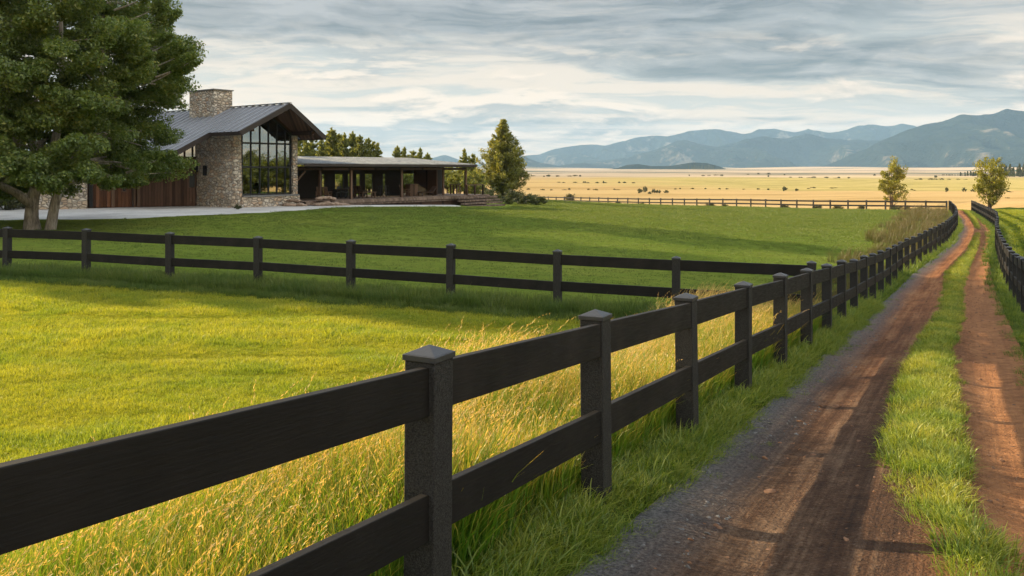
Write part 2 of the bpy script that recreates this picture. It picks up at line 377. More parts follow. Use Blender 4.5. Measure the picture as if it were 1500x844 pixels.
tag(grid_mesh('dirt_road', V, UV, M['road']), kind='structure')

# driveway
t = NT('white_gravel'); p = t.pos(); a = t.noise(p, .5, 5); b = t.noise(p, 22, 4, .7)
M['gravel'] = t.out(t.pbsdf(t.mix(t.mr(t.math('ADD', t.math('MULTIPLY', a, .6), t.math('MULTIPLY', b, .4)), .35, .65), (0.40, 0.39, 0.38), (0.66, 0.65, 0.63)), .95, t.bump(b, .5, .03), spec=.2))
lo = np.array(dr_lo, float); up = np.array(dr_up, float); tt = np.linspace(0, 1, 90)
par = lambda P: np.stack([np.interp(tt, np.linspace(0, 1, len(P)), P[:, i]) for i in (0, 1)], -1)
lo, up = par(lo), par(up); rows = []
lo[:, 1] += .15 * np.sin(tt * 90) * np.sin(tt * 37)
for s in np.linspace(0, 1, 24):
    q = lo * (1 - s) + up * s; z = zt(q[:, 0], q[:, 1], False) + (.03 if 0 < s < 1 else -.05); rows.append(np.c_[q, z])
tag(grid_mesh('gravel_driveway', rows, None, M['gravel']), kind='structure')

# ------------------------------------------------------------------ fences
H_POST = 1.292
def post_proto():
    w = .0825
    b = MB().hexa([(-w, -w, -.5), (w, -w, -.5), (w, w, -.5), (-w, w, -.5)], [(-w, -w, H_POST), (w, -w, H_POST), (w, w, H_POST), (-w, w, H_POST)])
    me = bpy.data.meshes.new('post'); me.from_pydata(b.v, [], b.f); me.materials.append(M['post']); me.update()
    c = .0905; z0 = H_POST - .008; z1_ = H_POST + .020; c2 = c - .006
    k = MB().hexa([(-c, -c, z0), (c, -c, z0), (c, c, z0), (-c, c, z0)], [(-c, -c, z1_), (c, -c, z1_), (c, c, z1_), (-c, c, z1_)])
    k.add([(-c2, -c2, z1_ + .001), (c2, -c2, z1_ + .001), (c2, c2, z1_ + .001), (-c2, c2, z1_ + .001), (0, 0, z1_ + .038)], [(0, 1, 4), (1, 2, 4), (2, 3, 4), (3, 0, 4)])
    mc = bpy.data.meshes.new('cap'); mc.from_pydata(k.v, [], k.f); mc.materials.append(M['cap']); mc.update()
    return me, mc
POST, CAP = post_proto()
RAILS = ((1.265, .222), (.685, .212))
def fence(pts, name, label, side=1.0, first_rail=True, bev=True):
    """pts: list of (x, y); side +1: boards near the face to the right of the walking direction"""
    P = [Vector((x, y, z1(x, y))) for x, y in pts]
    root = empty(name, P[0]); tag(root, label, 'fence')
    n = len(P); O = P[0]
    for i in range(n):
        a = P[max(i - 1, 0)]; b = P[min(i + 1, n - 1)]; d = (b - a); rz = math.atan2(d.y, d.x)
        o = bpy.data.objects.new('post', POST); COL.objects.link(o); o.parent = root; o.location = P[i] - O
        o.rotation_euler = (random.gauss(0, .006), random.gauss(0, .006), rz + random.gauss(0, .02)); s = 1 + random.gauss(0, .008); o.scale = (1, 1, s)
        c = bpy.data.objects.new('cap', CAP); COL.objects.link(c); c.parent = o
        if bev and P[i].length < 30:
            m = o.modifiers.new('Bevel', 'BEVEL'); m.width = .006; m.segments = 2
            m = c.modifiers.new('Bevel', 'BEVEL'); m.width = .003; m.segments = 2
    for i in range(n - 1):
        a, b = P[i], P[i + 1]; d = Vector((b.x - a.x, b.y - a.y, 0)).normalized(); nrm = Vector((d.y, -d.x, 0)) * side
        for top, h in RAILS:
            th = .045; off = .0825 - .022 - th / 2
            A = a + nrm * off + d * .05 + Vector((0, 0, top - h / 2 + random.gauss(0, .004))); B = b + nrm * off - d * .05 + Vector((0, 0, top - h / 2 + random.gauss(0, .004)))
            L = (B - A).length; ang = math.atan2(B.y - A.y, B.x - A.x); el = math.asin((B.z - A.z) / L)
            mb = MB().box((0, 0, 0), (L, th, h)); me = bpy.data.meshes.new('rail'); me.from_pydata(mb.v, [], mb.f); me.materials.append(M['board']); me.update()
            o = bpy.data.objects.new('rail', me); COL.objects.link(o); o.parent = root; o.location = (A + B) / 2 - O
            o.rotation_euler = (0, -el, ang)
            if bev and A.length < 30: m = o.modifiers.new('Bevel', 'BEVEL'); m.width = .004; m.segments = 2
    return root
def walk(fn, y0, y1, step):
    pts = []; y = y0; last = None
    pts.append((float(fn(y)), y)); acc = 0
    while y < y1:
        x0, yy0 = float(fn(y)), y; y += .05; acc += math.hypot(float(fn(y)) - x0, .05)
        st = step if y < 55 else step * 1.3
        if acc >= st: pts.append((float(fn(y)), y)); acc = 0
    return pts
main = [(float(fx_l(y)), y) for y in (.1, 2.07, 4.0, 5.86, 7.81, 9.81, 11.82, 13.83, 15.95)] + walk(fx_l, 17.95, 107.2, 2.28)
fence(main, 'board_fence', 'black two rail board fence with pyramid caps along the left edge of the dirt road', 1)
cr = [(x, float(np.interp(x, [c[0] for c in cross], [c[1] for c in cross]))) for x in (-21.3, -18.8, -16.3, -13.85, -11.38, -8.78, -6.37, -3.8, -1.38, .99, 3.41, 5.97)]
fence(cr, 'board_fence', 'black board fence dividing the sunlit meadow from the shaded lawn below the house', 1)
fence(walk(fx_r, 5.5, 109.5, 2.35)[:50], 'board_fence', 'black board fence curving along the right edge of the dirt road', -1)
bp = [(54.6, 107.2)]; bx = np.array(backf, float); seg = np.r_[0, np.cumsum(np.hypot(*np.diff(bx, axis=0).T))]
for s in np.arange(2.7, 112, 2.72): bp.append((float(np.interp(s, seg, bx[:, 0])), float(np.interp(s, seg, bx[:, 1]))))
fence(bp, 'board_fence', 'distant dark board fence between the far side of the lawn and the dry plain', -1)
# ------------------------------------------------------------------ the house
t = NT('field_stone'); p = t.obj()
wv = t.n('TexNoise', Scale=1.3, Detail=2.0); t.ln(p, wv.inputs['Vector'])
pp = t.n('VectorMath', _operation='ADD'); t.ln(p, pp.inputs[0])
sc_ = t.n('VectorMath', _operation='SCALE', Scale=.12); t.ln(wv.outputs['Color'], sc_.inputs[0]); t.ln(sc_.outputs[0], pp.inputs[1])
pm = t.mapping(pp.outputs[0], (2.9, 2.9, 4.6))
vo = t.n('TexVoronoi', Scale=1.0, Randomness=.9); t.ln(pm, vo.inputs['Vector'])
ve = t.n('TexVoronoi', _feature='DISTANCE_TO_EDGE', Scale=1.0, Randomness=.9); t.ln(pm, ve.inputs['Vector'])
sp = t.n('SeparateXYZ'); t.ln(vo.outputs['Color'], sp.inputs[0])
col = t.ramp(sp.outputs[0], [(0, (0.40, 0.35, 0.29)), (.25, (0.70, 0.60, 0.47)), (.5, (0.58, 0.43, 0.31)), (.72, (0.80, 0.73, 0.62)), (1, (0.50, 0.46, 0.42))])
col = t.mix(t.mr(t.noise(p, 14, 4), .3, .7, 0, .4), col, t.mix(1, col, (.6, .55, .5), 'MULTIPLY'))
mort = t.mr(ve.outputs['Distance'], .015, .075)
col = t.mix(mort, (0.24, 0.215, 0.18), col)
hh = t.math('ADD', t.mr(ve.outputs['Distance'], 0, .22), t.math('MULTIPLY', t.noise(p, 16, 4), .3))
M['stone'] = t.out(t.pbsdf(col, .9, t.bump(hh, 1.0, .09), spec=.25))
def wood(name, c1, c2, plank=.16, ax=0, rough=.75):
    t = NT(name); p = t.obj()
    gr = t.noise(t.mapping(p, (9, 9, .7)), 1.6, 5, .65)
    spz = t.n('SeparateXYZ'); t.ln(p, spz.inputs[0])
    a = t.math('MULTIPLY', spz.outputs[ax], 1 / plank); fl = t.math('FLOOR', a); fr = t.math('FRACT', a)
    wn = t.n('TexWhiteNoise', _noise_dimensions='1D'); t.ln(fl, wn.inputs['W'])
    f = t.math('ADD', t.math('MULTIPLY', gr, .6), t.math('MULTIPLY', wn.outputs['Value'], .5))
    col = t.mix(t.mr(f, .3, .8), c1, c2)
    gap = t.math('MULTIPLY', t.mr(fr, 0, .07), t.mr(fr, 1, .93))
    col = t.mix(gap, tuple(x * .25 for x in c1), col)
    return t.out(t.pbsdf(col, rough, t.bump(t.math('ADD', gap, t.math('MULTIPLY', gr, .3)), .7, .015), spec=.3))
M['cladding'] = wood('wood_cladding', (0.045, 0.024, 0.015), (0.14, 0.078, 0.050), .17)
M['door_wood'] = wood('door_wood', (0.07, 0.03, 0.015), (0.20, 0.09, 0.045), .2)
M['decking'] = wood('deck_wood', (0.11, 0.08, 0.06), (0.26, 0.19, 0.15), .14, 1)
M['timber'] = wood('dark_timber', (0.035, 0.02, 0.013), (0.075, 0.042, 0.028), 1.7)
M['timber2'] = wood('brown_timber', (0.09, 0.055, 0.035), (0.19, 0.12, 0.08), 1.7)
t = NT('zinc_roof'); p = t.obj(); a = t.noise(p, .8, 4); b = t.noise(t.mapping(p, (1, 8, 1)), 2, 4)
dtp = t.n('VectorMath', _operation='DOT_PRODUCT'); t.ln(p, dtp.inputs[0]); dtp.inputs[1].default_value = (-math.sin(R(53)), math.cos(R(53)), 0)
kk_ = t.math('ADD', dtp.outputs['Value'], -2.4 * -math.sin(R(53)) + 2.0 * math.cos(R(53)) - .2); st_ = t.math('ABSOLUTE', t.math('SUBTRACT', t.math('FRACT', t.math('ADD', t.math('MULTIPLY', kk_, 1.25), .5)), .5))
M['roof'] = t.out(t.pbsdf(t.mix(t.mr(st_, .18, .26, .9, 0), t.mix(t.mr(t.math('ADD', t.math('MULTIPLY', a, .5), t.math('MULTIPLY', b, .5)), .35, .65), (0.10, 0.11, 0.13), (0.20, 0.21, 0.24)), (0.34, 0.36, 0.40)), t.mr(a, .3, .7, .3, .5), metallic=.35))
t = NT('corrugated_roof'); p = t.obj(); a = t.noise(p, 1.8, 5, .65)
M['roof2'] = t.out(t.pbsdf(t.mix(t.mr(a, .38, .62), (0.20, 0.22, 0.24), (0.40, 0.42, 0.44)), .5, t.bump(t.noise(p, 12, 3), .6, .03), metallic=.4))
def plain(name, c, rough=.7, metallic=0.0, c2=None, sc=8.0, spec=.4):
    t = NT(name); p = t.obj(); a = t.noise(p, sc, 4)
    col = t.mix(t.mr(a, .3, .7), c, c2 or tuple(x * 1.35 for x in c))
    return t.out(t.pbsdf(col, rough, t.bump(a, .25, .01), metallic=metallic, spec=spec))
M['black_metal'] = plain('black_metal', (0.012, 0.013, 0.014), .45)
M['fascia'] = plain('fascia', (0.030, 0.022, 0.020), .5)
M['sill'] = plain('stone_sill', (0.16, 0.16, 0.16), .8)
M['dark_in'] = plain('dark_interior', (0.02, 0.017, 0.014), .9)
M['rock'] = plain('loose_rock', (0.15, 0.10, 0.07), .95, 0, (0.38, 0.29, 0.22), 5.0)
t = NT('window_glass')
g = t.n('BsdfGlossy', Roughness=.02, Color=(.8, .9, .92, 1)); tr = t.n('BsdfTransparent', Color=(.20, .24, .23, 1))
lw = t.n('LayerWeight', Blend=.35); mx = t.n('MixShader', Fac=t.mr(lw.outputs['Fresnel'], 0, 1, .26, .9)); t.ln(tr.outputs[0], mx.inputs[1]); t.ln(g.outputs[0], mx.inputs[2])
M['glass'] = t.out(mx.outputs[0])
t = NT('clear_glass'); g = t.n('BsdfGlossy', Roughness=.02, Color=(.8, .9, .92, 1)); tr = t.n('BsdfTransparent', Color=(.85, .9, .88, 1)); mx = t.n('MixShader', Fac=.07); t.ln(tr.outputs[0], mx.inputs[1]); t.ln(g.outputs[0], mx.inputs[2])
M['glass2'] = t.out(mx.outputs[0])

TH = R(53.0); TV = Vector((math.cos(TH), math.sin(TH), 0)); NV = Vector((-math.sin(TH), math.cos(TH), 0))
PK = Vector((-15.6, 60.0, 0)); ZR = 4.56
def hp(k, v, z): return PK + NV * k + TV * v + Vector((0, 0, z))
def hbox(mb, k0, k1, v0, v1, z0, z1_):
    return mb.hexa([hp(k1, v0, z0), hp(k0, v0, z0), hp(k0, v1, z0), hp(k1, v1, z0)], [hp(k1, v0, z1_), hp(k0, v0, z1_), hp(k0, v1, z1_), hp(k1, v1, z1_)])
HB = Vector((-18.0, 62.0, -2.75))
house = empty('ranch_house', HB)
tag(house, 'stone and dark timber ranch house with metal roof, tall gable window and long porch', 'house')
UV_ = [(0, 0)]
def part(name, mb, mat, parent=None, **kw):
    """mesh given in world coordinates, stored relative to the house"""
    mb.v = [(x - HB.x, y - HB.y, z - HB.z) for x, y, z in mb.v]
    o = mb.build(name, M[mat] if isinstance(mat, str) else mat, parent or house, **kw)
    return o
def roof_z(v): return ZR + (v * .512 if v < 0 else -v * .70)
# main gable roof: slab, standing seams
LW, RW, EK, RK = 4.1, 3.15, 3.5, 21.0
EX = 4.2                                     # how far the roof runs on down past the front section
def slab(mb, k0, k1, v0, v1, th=.16):
    a, b = roof_z(v0), roof_z(v1)
    return mb.hexa([hp(k1, v0, a - th), hp(k0, v0, a - th), hp(k0, v1, b - th), hp(k1, v1, b - th)], [hp(k1, v0, a), hp(k0, v0, a), hp(k0, v1, b), hp(k1, v1, b)])
mb = MB(); slab(mb, 0, RK, -LW, 0); slab(mb, EK, RK, -LW - EX, -LW); slab(mb, 0, RK, 0, RW)
k = .2
while k < RK:
    v0 = -LW if k < EK + .1 else -LW - EX
    mb.beam(hp(k, v0, roof_z(v0) + .03), hp(k, -.02, roof_z(-.02) + .03), .10, .13); mb.beam(hp(k, .02, roof_z(.02) + .03), hp(k, RW, roof_z(RW) + .03), .055, .075)
    k += .8
mb.beam(hp(0, 0, ZR + .07), hp(RK, 0, ZR + .07), .3, .05)
roof = part('gable_roof', mb, 'roof')
def fascia(a, b, h=.3, th=.07): return MB().beam(a, b, th, h)
mb = MB()
for a, b in (((-.03, -LW), (-.03, .03)), ((-.03, RW), (-.03, -.03))): mb.beam(hp(a[0], a[1], roof_z(a[1]) - .12), hp(b[0], b[1], roof_z(0) - .12), .07, .34)
mb.beam(hp(-.03, -LW - .03, roof_z(-LW) - .12), hp(EK, -LW - .03, roof_z(-LW) - .12), .07, .26)
mb.beam(hp(EK - .04, -LW, roof_z(-LW) - .14), hp(EK - .04, -LW - EX, roof_z(-LW - EX) - .14), .07, .34)
mb.beam(hp(-.03, RW + .03, roof_z(RW) - .12), hp(RK, RW + .03, roof_z(RW) - .12), .07, .26)
mb.beam(hp(EK - .04, -LW - EX - .03, roof_z(-LW - EX) - .12), hp(RK, -LW - EX - .03, roof_z(-LW - EX) - .12), .07, .26)
part('fascia', mb, 'fascia', roof)
# soffit boards and purlins under the prow
WK = 2.6
mb = MB()
for v0, v1 in ((-LW + .05, 0), (0, RW - .05)):
    a, b = roof_z(v0) - .19, roof_z(v1) - .19
    mb.hexa([hp(WK, v0, a - .05), hp(.06, v0, a - .05), hp(.06, v1, b - .05), hp(WK, v1, b - .05)], [hp(WK, v0, a), hp(.06, v0, a), hp(.06, v1, b), hp(WK, v1, b)])
part('soffit', mb, 'cladding', roof)
for v in (-2.9, -.15, 2.25): part('beam', MB().beam(hp(.25, v, roof_z(v) - .40), hp(WK + .1, v, roof_z(v) - .40), .2, .3), 'timber', roof)
# gable wall: dark header band under the soffit, glass wall, sill, stone base, stone pillar
VL, VR_, SILL = -2.15, 2.15, -1.90
ztop = lambda v: roof_z(v) - .25
GT = 1.05                                   # depth of the dark band between soffit and glass on the right
gz = lambda v: min(roof_z(v) - .25, roof_z(v) - .25 - (.25 if v < 0 else .30))
# frame bars
fr = MB()
vs = [VL + .03, -1.38, -.62, .12, .86, 1.60, VR_ - .03]
for v in vs: fr.beam(hp(WK, v, SILL), hp(WK, v, gz(v) - .02), .10, .10, (1, 0, 0))
for z in (.10, 1.95 - .25 + .1):
    fr.beam(hp(WK, VL, z), hp(WK, VR_, z), .10, .13)
fr.beam(hp(WK, VL, SILL + .05), hp(WK, VR_, SILL + .05), .12, .12)
fr.beam(hp(WK, VL, gz(VL)), hp(WK, 0, gz(0)), .12, .16); fr.beam(hp(WK, 0, gz(0)), hp(WK, VR_, gz(VR_)), .12, .16)
gl = MB(); gk = WK + .02
gl.add([hp(gk, VL, SILL), hp(gk, VR_, SILL), hp(gk, VR_, gz(VR_)), hp(gk, 0, gz(0)), hp(gk, VL, gz(VL)),
        hp(gk + .02, VL, SILL), hp(gk + .02, VR_, SILL), hp(gk + .02, VR_, gz(VR_)), hp(gk + .02, 0, gz(0)), hp(gk + .02, VL, gz(VL))], [(0, 1, 2, 3, 4), (9, 8, 7, 6, 5)])
win = part('gable_window', fr, 'black_metal'); tag(win, 'tall dark framed gable window with three rows of panes'); part('pane', gl, 'glass', win)
mb = MB()
for v0, v1 in ((VL - .4, 0), (0, VR_ + .45)):
    mb.hexa([hp(WK + .12, v0, gz(v0)), hp(WK - .03, v0, gz(v0)), hp(WK - .03, v1, gz(v1)), hp(WK + .12, v1, gz(v1))], [hp(WK + .12, v0, ztop(v0)), hp(WK - .03, v0, ztop(v0)), hp(WK - .03, v1, ztop(v1)), hp(WK + .12, v1, ztop(v1))])
part('gable_header', mb, 'timber')
part('window_sill', hbox(MB(), WK - .42, WK + .15, VL - .1, VR_ + .45, SILL - .10, SILL - .002), 'sill')
part('stone_base', hbox(MB(), WK - .32, WK + .4, VL - .2, VR_ + .55, -3.1, SILL - .102), 'stone')
part('stone_pillar', hbox(MB(), WK - .22, WK + .25, VR_ + .02, VR_ + .42, SILL + .0, roof_z(VR_ + .4) - .26), 'stone')
# stone tower on the left: battered, with rounded corners
def tower(k0, k1, v0, v1, zb, zt_, flare, n=7, r=.7):
    mb = MB(); ring = []
    cs = [(k0 + r, v1 - r, 0), (k0 + r, v0 + r, 1), (k1 - r, v0 + r, 2), (k1 - r, v1 - r, 3)]
    pts = []
    for cc, (ck, cv, q) in enumerate(cs):
        for j in range(n):
            a = math.pi / 2 * (q + j / (n - 1)); pts.append((ck - r * math.cos(a) * (1 if True else 1), cv + r * (math.cos(a) * 0 + 0), a, ck, cv, q))
    pts = []
    ang0 = {0: (0, 90), 1: (90, 180), 2: (180, 270), 3: (270, 360)}
    for (ck, cv, q) in cs:
        for j in range(n):
            a = R(ang0[q][0] + 90 * j / (n - 1)); pts.append((ck - r * math.sin(a), cv + r * math.cos(a)))
    km, vm = (k0 + k1) / 2, (v0 + v1) / 2; lev = 14
    for l in range(lev + 1):
        f = l / lev; z = zb + (zt_(0) - zb) * f; s = 1 + flare * (1 - f) ** 1.5
        for i, (kk, vv) in enumerate(pts):
            j = .035 * math.sin(i * 5.1 + l * 2.3) + .03 * math.sin(i * 2.7 - l * 4.1)
            mb.v.append(tuple(hp(km + (kk - km) * s + j, vm + (vv - vm) * s + j, min(z, roof_z(vv) - .18) if l == lev else z)))
    m = len(pts)
    for l in range(lev):
        for i in range(m):
            a = l * m + i; b = l * m + (i + 1) % m; mb.f.append((a, b, b + m, a + m))
    return mb
part('stone_tower', tower(WK - .15, WK + 5.0, VL - .75, VL + .02, -3.1, lambda v: 2.62, .06, r=.3), 'stone', smooth=True)
for kk, z, hh_ in ((WK + 4.2, .05, .55), (WK + 3.1, -.15, .7)): part('wall_lamp', MB().box(hp(kk, VL - .86, z), (.2, .22, hh_), rz=TH), 'black_metal')
# inside of the great room so that the glass has something behind it
mb = MB(); hbox(mb, WK + .4, WK + 7, VL + .1, VR_ + .3, -2.45, -2.36); part('floor', mb, 'decking')
mb = MB(); hbox(mb, WK + 7, WK + 7.15, VL - .5, VR_ + .4, -3.1, 3.2)
mb.beam(hp(WK + .3, VR_ + .32, .2), hp(WK + 7, VR_ + .32, .2), .12, 5.6); mb.beam(hp(WK + 5, VL, .2), hp(WK + 7.1, VL, .2), .12, 5.6)
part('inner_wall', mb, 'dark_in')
mb = MB(); mb.box(hp(WK + 3.2, .1, -1.9), (2.2, .9, .1), rz=TH); mb.box(hp(WK + 3.2, .1, -2.15), (.5, .5, .5), rz=TH); part('table', mb, 'timber2')
# chimney
chm = part('chimney', hbox(MB(), 6.9, 10.1, -1.45, .1, 2.6, 5.82), 'stone'); part('chimney_cap', hbox(MB(), 6.82, 10.18, -1.53, .18, 5.82, 5.90), 'sill', chm)
chm = part("chimney", MB().box(((172 - CX) / F * 66, 66, 2.1), (1.7, 1.4, 4.8), rz=.4), "stone")
part('chimney_cap', MB().box(((172 - CX) / F * 66, 66, 4.55), (1.85, 1.55, .1), rz=.4), 'sill', chm)
# timber wall with doors, running left from the tower
def wx(x, Y): return (x - CX) / F * Y
WA = Vector((wx(294, 62.0), 62.0, 0)); WB = Vector((wx(126, 58.3), 58.3, 0)); WD = (WB - WA).normalized(); WN = Vector((WD.y, -WD.x, 0))
if WN.y > 0: WN = -WN
WL = (WB - WA).length; wrz = math.atan2(WD.y, WD.x)
def wp(s, d, z): return WA + WD * s + WN * d + Vector((0, 0, z))
def wbox(mb, s0, s1, d0, d1, z0, z1_): return mb.box((wp((s0 + s1) / 2, (d0 + d1) / 2, (z0 + z1_) / 2)), (abs(s1 - s0), abs(d1 - d0), z1_ - z0), rz=wrz)
def s_of(x):
    r = (x - CX) / F; return (r * WA.y - WA.x) / (WD.x - r * WD.y)
part('timber_wall', wbox(MB(), -.6, s_of(195), 0, -.2, -3.0, .74), 'cladding')
part('timber_wall', wbox(MB(), s_of(195), WL, -.10, -.3, -3.0, .74), 'cladding')
part('wall_plate', wbox(MB(), -.6, WL, .04, -.24, .742, .86), 'timber')
# clerestory
cl = MB(); cw = MB()
for s in np.linspace(0, s_of(235), 6): cl.box(wp(s, -.12, 1.35), (.12, .12, .98), rz=wrz)
part('clerestory_window', cl, 'timber'); cwp = part('pane', wbox(MB(), 0, s_of(235), -.14, -.16, .862, 1.85), 'glass', bpy.data.objects['clerestory_window'])
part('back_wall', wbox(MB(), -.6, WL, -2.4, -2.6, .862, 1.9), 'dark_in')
# big sliding door, door leaves, posts
def door(x0, x1, z1_=.55, d=.05, mat='cladding', label=None):
    s0, s1 = sorted((s_of(x0), s_of(x1))); o = part('barn_door', wbox(MB(), s0 + .02, s1 - .02, d, d - .045, -2.68, z1_), mat); 
    for z in (-2.55, z1_ - .12): part('door_rail', wbox(MB(), s0 + .05, s1 - .05, d + .035, d + .005, z - .08, z + .08), mat, o)
    if label: tag(o, label)
    return o
def win_in(x0, x1, y0, y1, par_, d=.09):
    s0, s1 = sorted((s_of(x0), s_of(x1))); Yd = WA.y + WD.y * (s0 + s1) / 2; za, zb = -(y1 - HY) / F * Yd, -(y0 - HY) / F * Yd
    b = MB(); w = .07
    wbox(b, s0 - w, s0, d + .03, d - .03, za - w, zb + w); wbox(b, s1, s1 + w, d + .03, d - .03, za - w, zb + w); wbox(b, s0, s1, d + .028, d - .028, za - w, za); wbox(b, s0, s1, d + .028, d - .028, zb, zb + w)
    o = part('window', b, 'timber2', par_); return s0, s1, za, zb, o
d1 = door(204, 292, label='wide dark brown sliding barn door with one small window')
big = win_in(277, 285, 255, 274, d1); part('window_lintel', wbox(MB(), big[0] - .45, big[1] + .55, .13, .06, big[3] + .12, big[3] + .22), 'timber2', d1)
part('window_pane', wbox(MB(), big[0], big[1], .085, .06, big[2], big[3]), 'black_metal', d1)
part('door_track', wbox(MB(), s_of(292), s_of(200), .12, .06, .56, .64), 'black_metal')
d2 = door(167, 194, .25, -.06, 'door_wood', 'reddish brown plank door beside the wide sliding door'); w2 = win_in(180, 184, 268, 280, d2, -.02); part('window_pane', wbox(MB(), w2[0], w2[1], -.03, -.055, w2[2], w2[3]), 'black_metal', d2)
d3 = door(137, 164, .25, -.06, 'door_wood', 'light brown plank door nearest the rough stone block'); w3 = win_in(148, 155, 262, 278, d3, -.02); part('window_pane', wbox(MB(), w3[0], w3[1], -.03, -.055, w3[2], w3[3]), 'black_metal', d3)
for x in (195.5, 203, 165.5): part('door_post', wbox(MB(), s_of(x) - .1, s_of(x) + .1, .14, -.3, -2.9, .5), 'timber2')
part('doorway', wbox(MB(), s_of(136), s_of(130), .02, -.09, -2.68, -.4), 'black_metal')
# rough stone block at the left end and the low roof over the doors
S0 = WL - .05
part('stone_wall', wbox(MB(), S0, S0 + 2.9, .55, -4.5, -3.1, .35), 'stone')
part('low_roof', wbox(MB(), s_of(236), S0 + 3.3, .9, -7, .88, 1.02), 'roof')
part('low_roof_fascia', wbox(MB(), s_of(236), S0 + 3.3, .96, .902, .80, 1.03), 'fascia')
part('side_wall', wbox(MB(), s_of(200), S0 + .2, -6.4, -6.6, -3.1, .86), 'cladding')
part('gable_side_wall', hbox(MB(), EK + 4.5, RK - .4, -3.3, -3.1, -3.1, roof_z(-3.3) - .2), 'cladding')
part('far_side_wall', hbox(MB(), WK + 7, RK - .4, RW - .9, RW - .7, -3.1, roof_z(RW - .7) - .2), 'cladding')
part('rear_wall', hbox(MB(), RK - .6, RK - .4, -3.1, RW - .7, -3.1, 2.3), 'cladding')

# porch wing
PB = hp(WK, VR_ + .35, 0)
def pp_(s, k, z): return PB + TV * s + NV * k + Vector((0, 0, z))
def s_px(x, k=0.0):
    B = PB + NV * k; r = (x - CX) / F; return (r * B.y - B.x) / (TV.x - r * TV.y)
def pbox(mb, s0, s1, k0, k1, z0, z1_):
    return mb.hexa([pp_(s0, k1, z0), pp_(s0, k0, z0), pp_(s1, k0, z0), pp_(s1, k1, z0)], [pp_(s0, k1, z1_), pp_(s0, k0, z1_), pp_(s1, k0, z1_), pp_(s1, k1, z1_)])
SE = s_px(697, -.9)
ZD = -2.42; ZE = .36; RD = 7.5
mb = MB(); zb_ = 1.02
def prz(k): return ZE + (zb_ - ZE) * (k + .9) / (RD + .9)
mb.hexa([pp_(-.3, RD, prz(RD) - .1), pp_(.1, -.9, ZE - .1), pp_(SE, -.9, ZE - .1), pp_(SE, RD, prz(RD) - .1)], [pp_(-.3, RD, prz(RD)), pp_(.1, -.9, ZE), pp_(SE, -.9, ZE), pp_(SE, RD, prz(RD))])
s = .2
while s < SE: mb.beam(pp_(s, -.92, ZE + .02), pp_(s, RD, prz(RD) + .02), .07, .05); s += .24
proof = part('porch_roof', mb, 'roof2')
part('eave_board', MB().beam(pp_(.1, -.96, ZE - .10), pp_(SE + .03, -.96, ZE - .10), .06, .20), 'fascia', proof)
part('eave_board', MB().beam(pp_(SE + .03, -.96, ZE - .10), pp_(SE + .03, RD, prz(RD) - .10), .06, .26), 'timber', proof)
part('ceiling', pbox(MB(), 0, SE - .1, -.8, RD, .12, .16), 'dark_in', proof)
part('porch_beam', MB().beam(pp_(.1, -.05, -.03), pp_(SE - .4, -.05, -.03), .16, .20), 'timber')
pxs = [469, 514, 588, 682]
for x in pxs: part('porch_post', pbox(MB(), s_px(x) - .09, s_px(x) + .09, -.1, .08, ZD, -.15), 'timber2')
part('brace', MB().beam(pp_(.15, -.02, -.95), pp_(.95, -.02, -.2), .09, .12), 'timber2')
SD = s_px(717, -1.3)
dk = part('deck', pbox(MB(), -.1, SD, -1.3, RD, ZD - .07, ZD), 'decking')
part('deck_edge', MB().beam(pp_(-.1, -1.34, ZD - .16), pp_(SD, -1.34, ZD - .16), .05, .20), 'decking', dk)
part('deck_skirt', pbox(MB(), .3, SD - .1, -1.05, RD - .3, -3.9, ZD - .1), 'timber', dk)
part('deck_ledger', MB().beam(pp_(.3, -1.20, ZD - .36), pp_(SD - .1, -1.20, ZD - .36), .06, .12), 'decking', dk)
for i in range(4):
    s0 = s_px(669, -1.9); part('deck_step', pbox(MB(), s0 + .3 - i * .02, SD + .55 - i * .15, -1.42 - (i + 1) * .42, -1.40 - i * .36, ZD - .30 - i * .24, ZD - .15 - i * .24), 'decking', dk)
for i in range(2): part('deck_step', pbox(MB(), .5, 2.7, -1.40 - (i + 1) * .36, -1.38 - i * .34, ZD - .28 - i * .18, ZD - .13 - i * .18), 'decking', dk)
# porch back wall: dark boards with tall openings through which the trees behind show
bk = 3.6; opens = [(491, 497), (519, 527), (532, 537), (562, 566), (572, 592), (606, 612), (648, 650)]
opens = [(470, 476), (490, 503), (509, 515), (521, 528), (534, 546), (560, 565), (590, 607), (610, 616), (618, 625), (628, 635)]
segs = []; last = -.2
end = s_px(649, bk)
for a, b in opens:
    a, b = s_px(a, bk), s_px(b, bk); segs.append((last, a)); last = b
segs.append((last, end))
bw = MB()
for a, b in segs: pbox(bw, a, b, bk, bk + .12, ZD, .14)
ZH = -.42
for i, (a, b) in enumerate(opens):
    a, b = s_px(a, bk), s_px(b, bk); pbox(bw, a, b, bk + .003, bk + .117, ZH, .14)
    if i > 6 or i == 1: pbox(bw, a, b, bk + .003, bk + .117, ZD, -1.75)
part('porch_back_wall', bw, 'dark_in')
for i, (a, b) in enumerate(opens):
    a, b = s_px(a, bk), s_px(b, bk); f_ = MB()
    for s in (a + .03, b - .03): pbox(f_, s - .03, s + .03, bk - .02, bk + .02, ZD + .02, ZH)
    pbox(f_, a, b, bk - .018, bk + .018, ZH - .06, ZH - .002)
    w = part('porch_window', f_, 'black_metal'); part('pane', pbox(MB(), a + .06, b - .06, bk + .03, bk + .04, ZD + .02, ZH - .062), 'glass2', w)
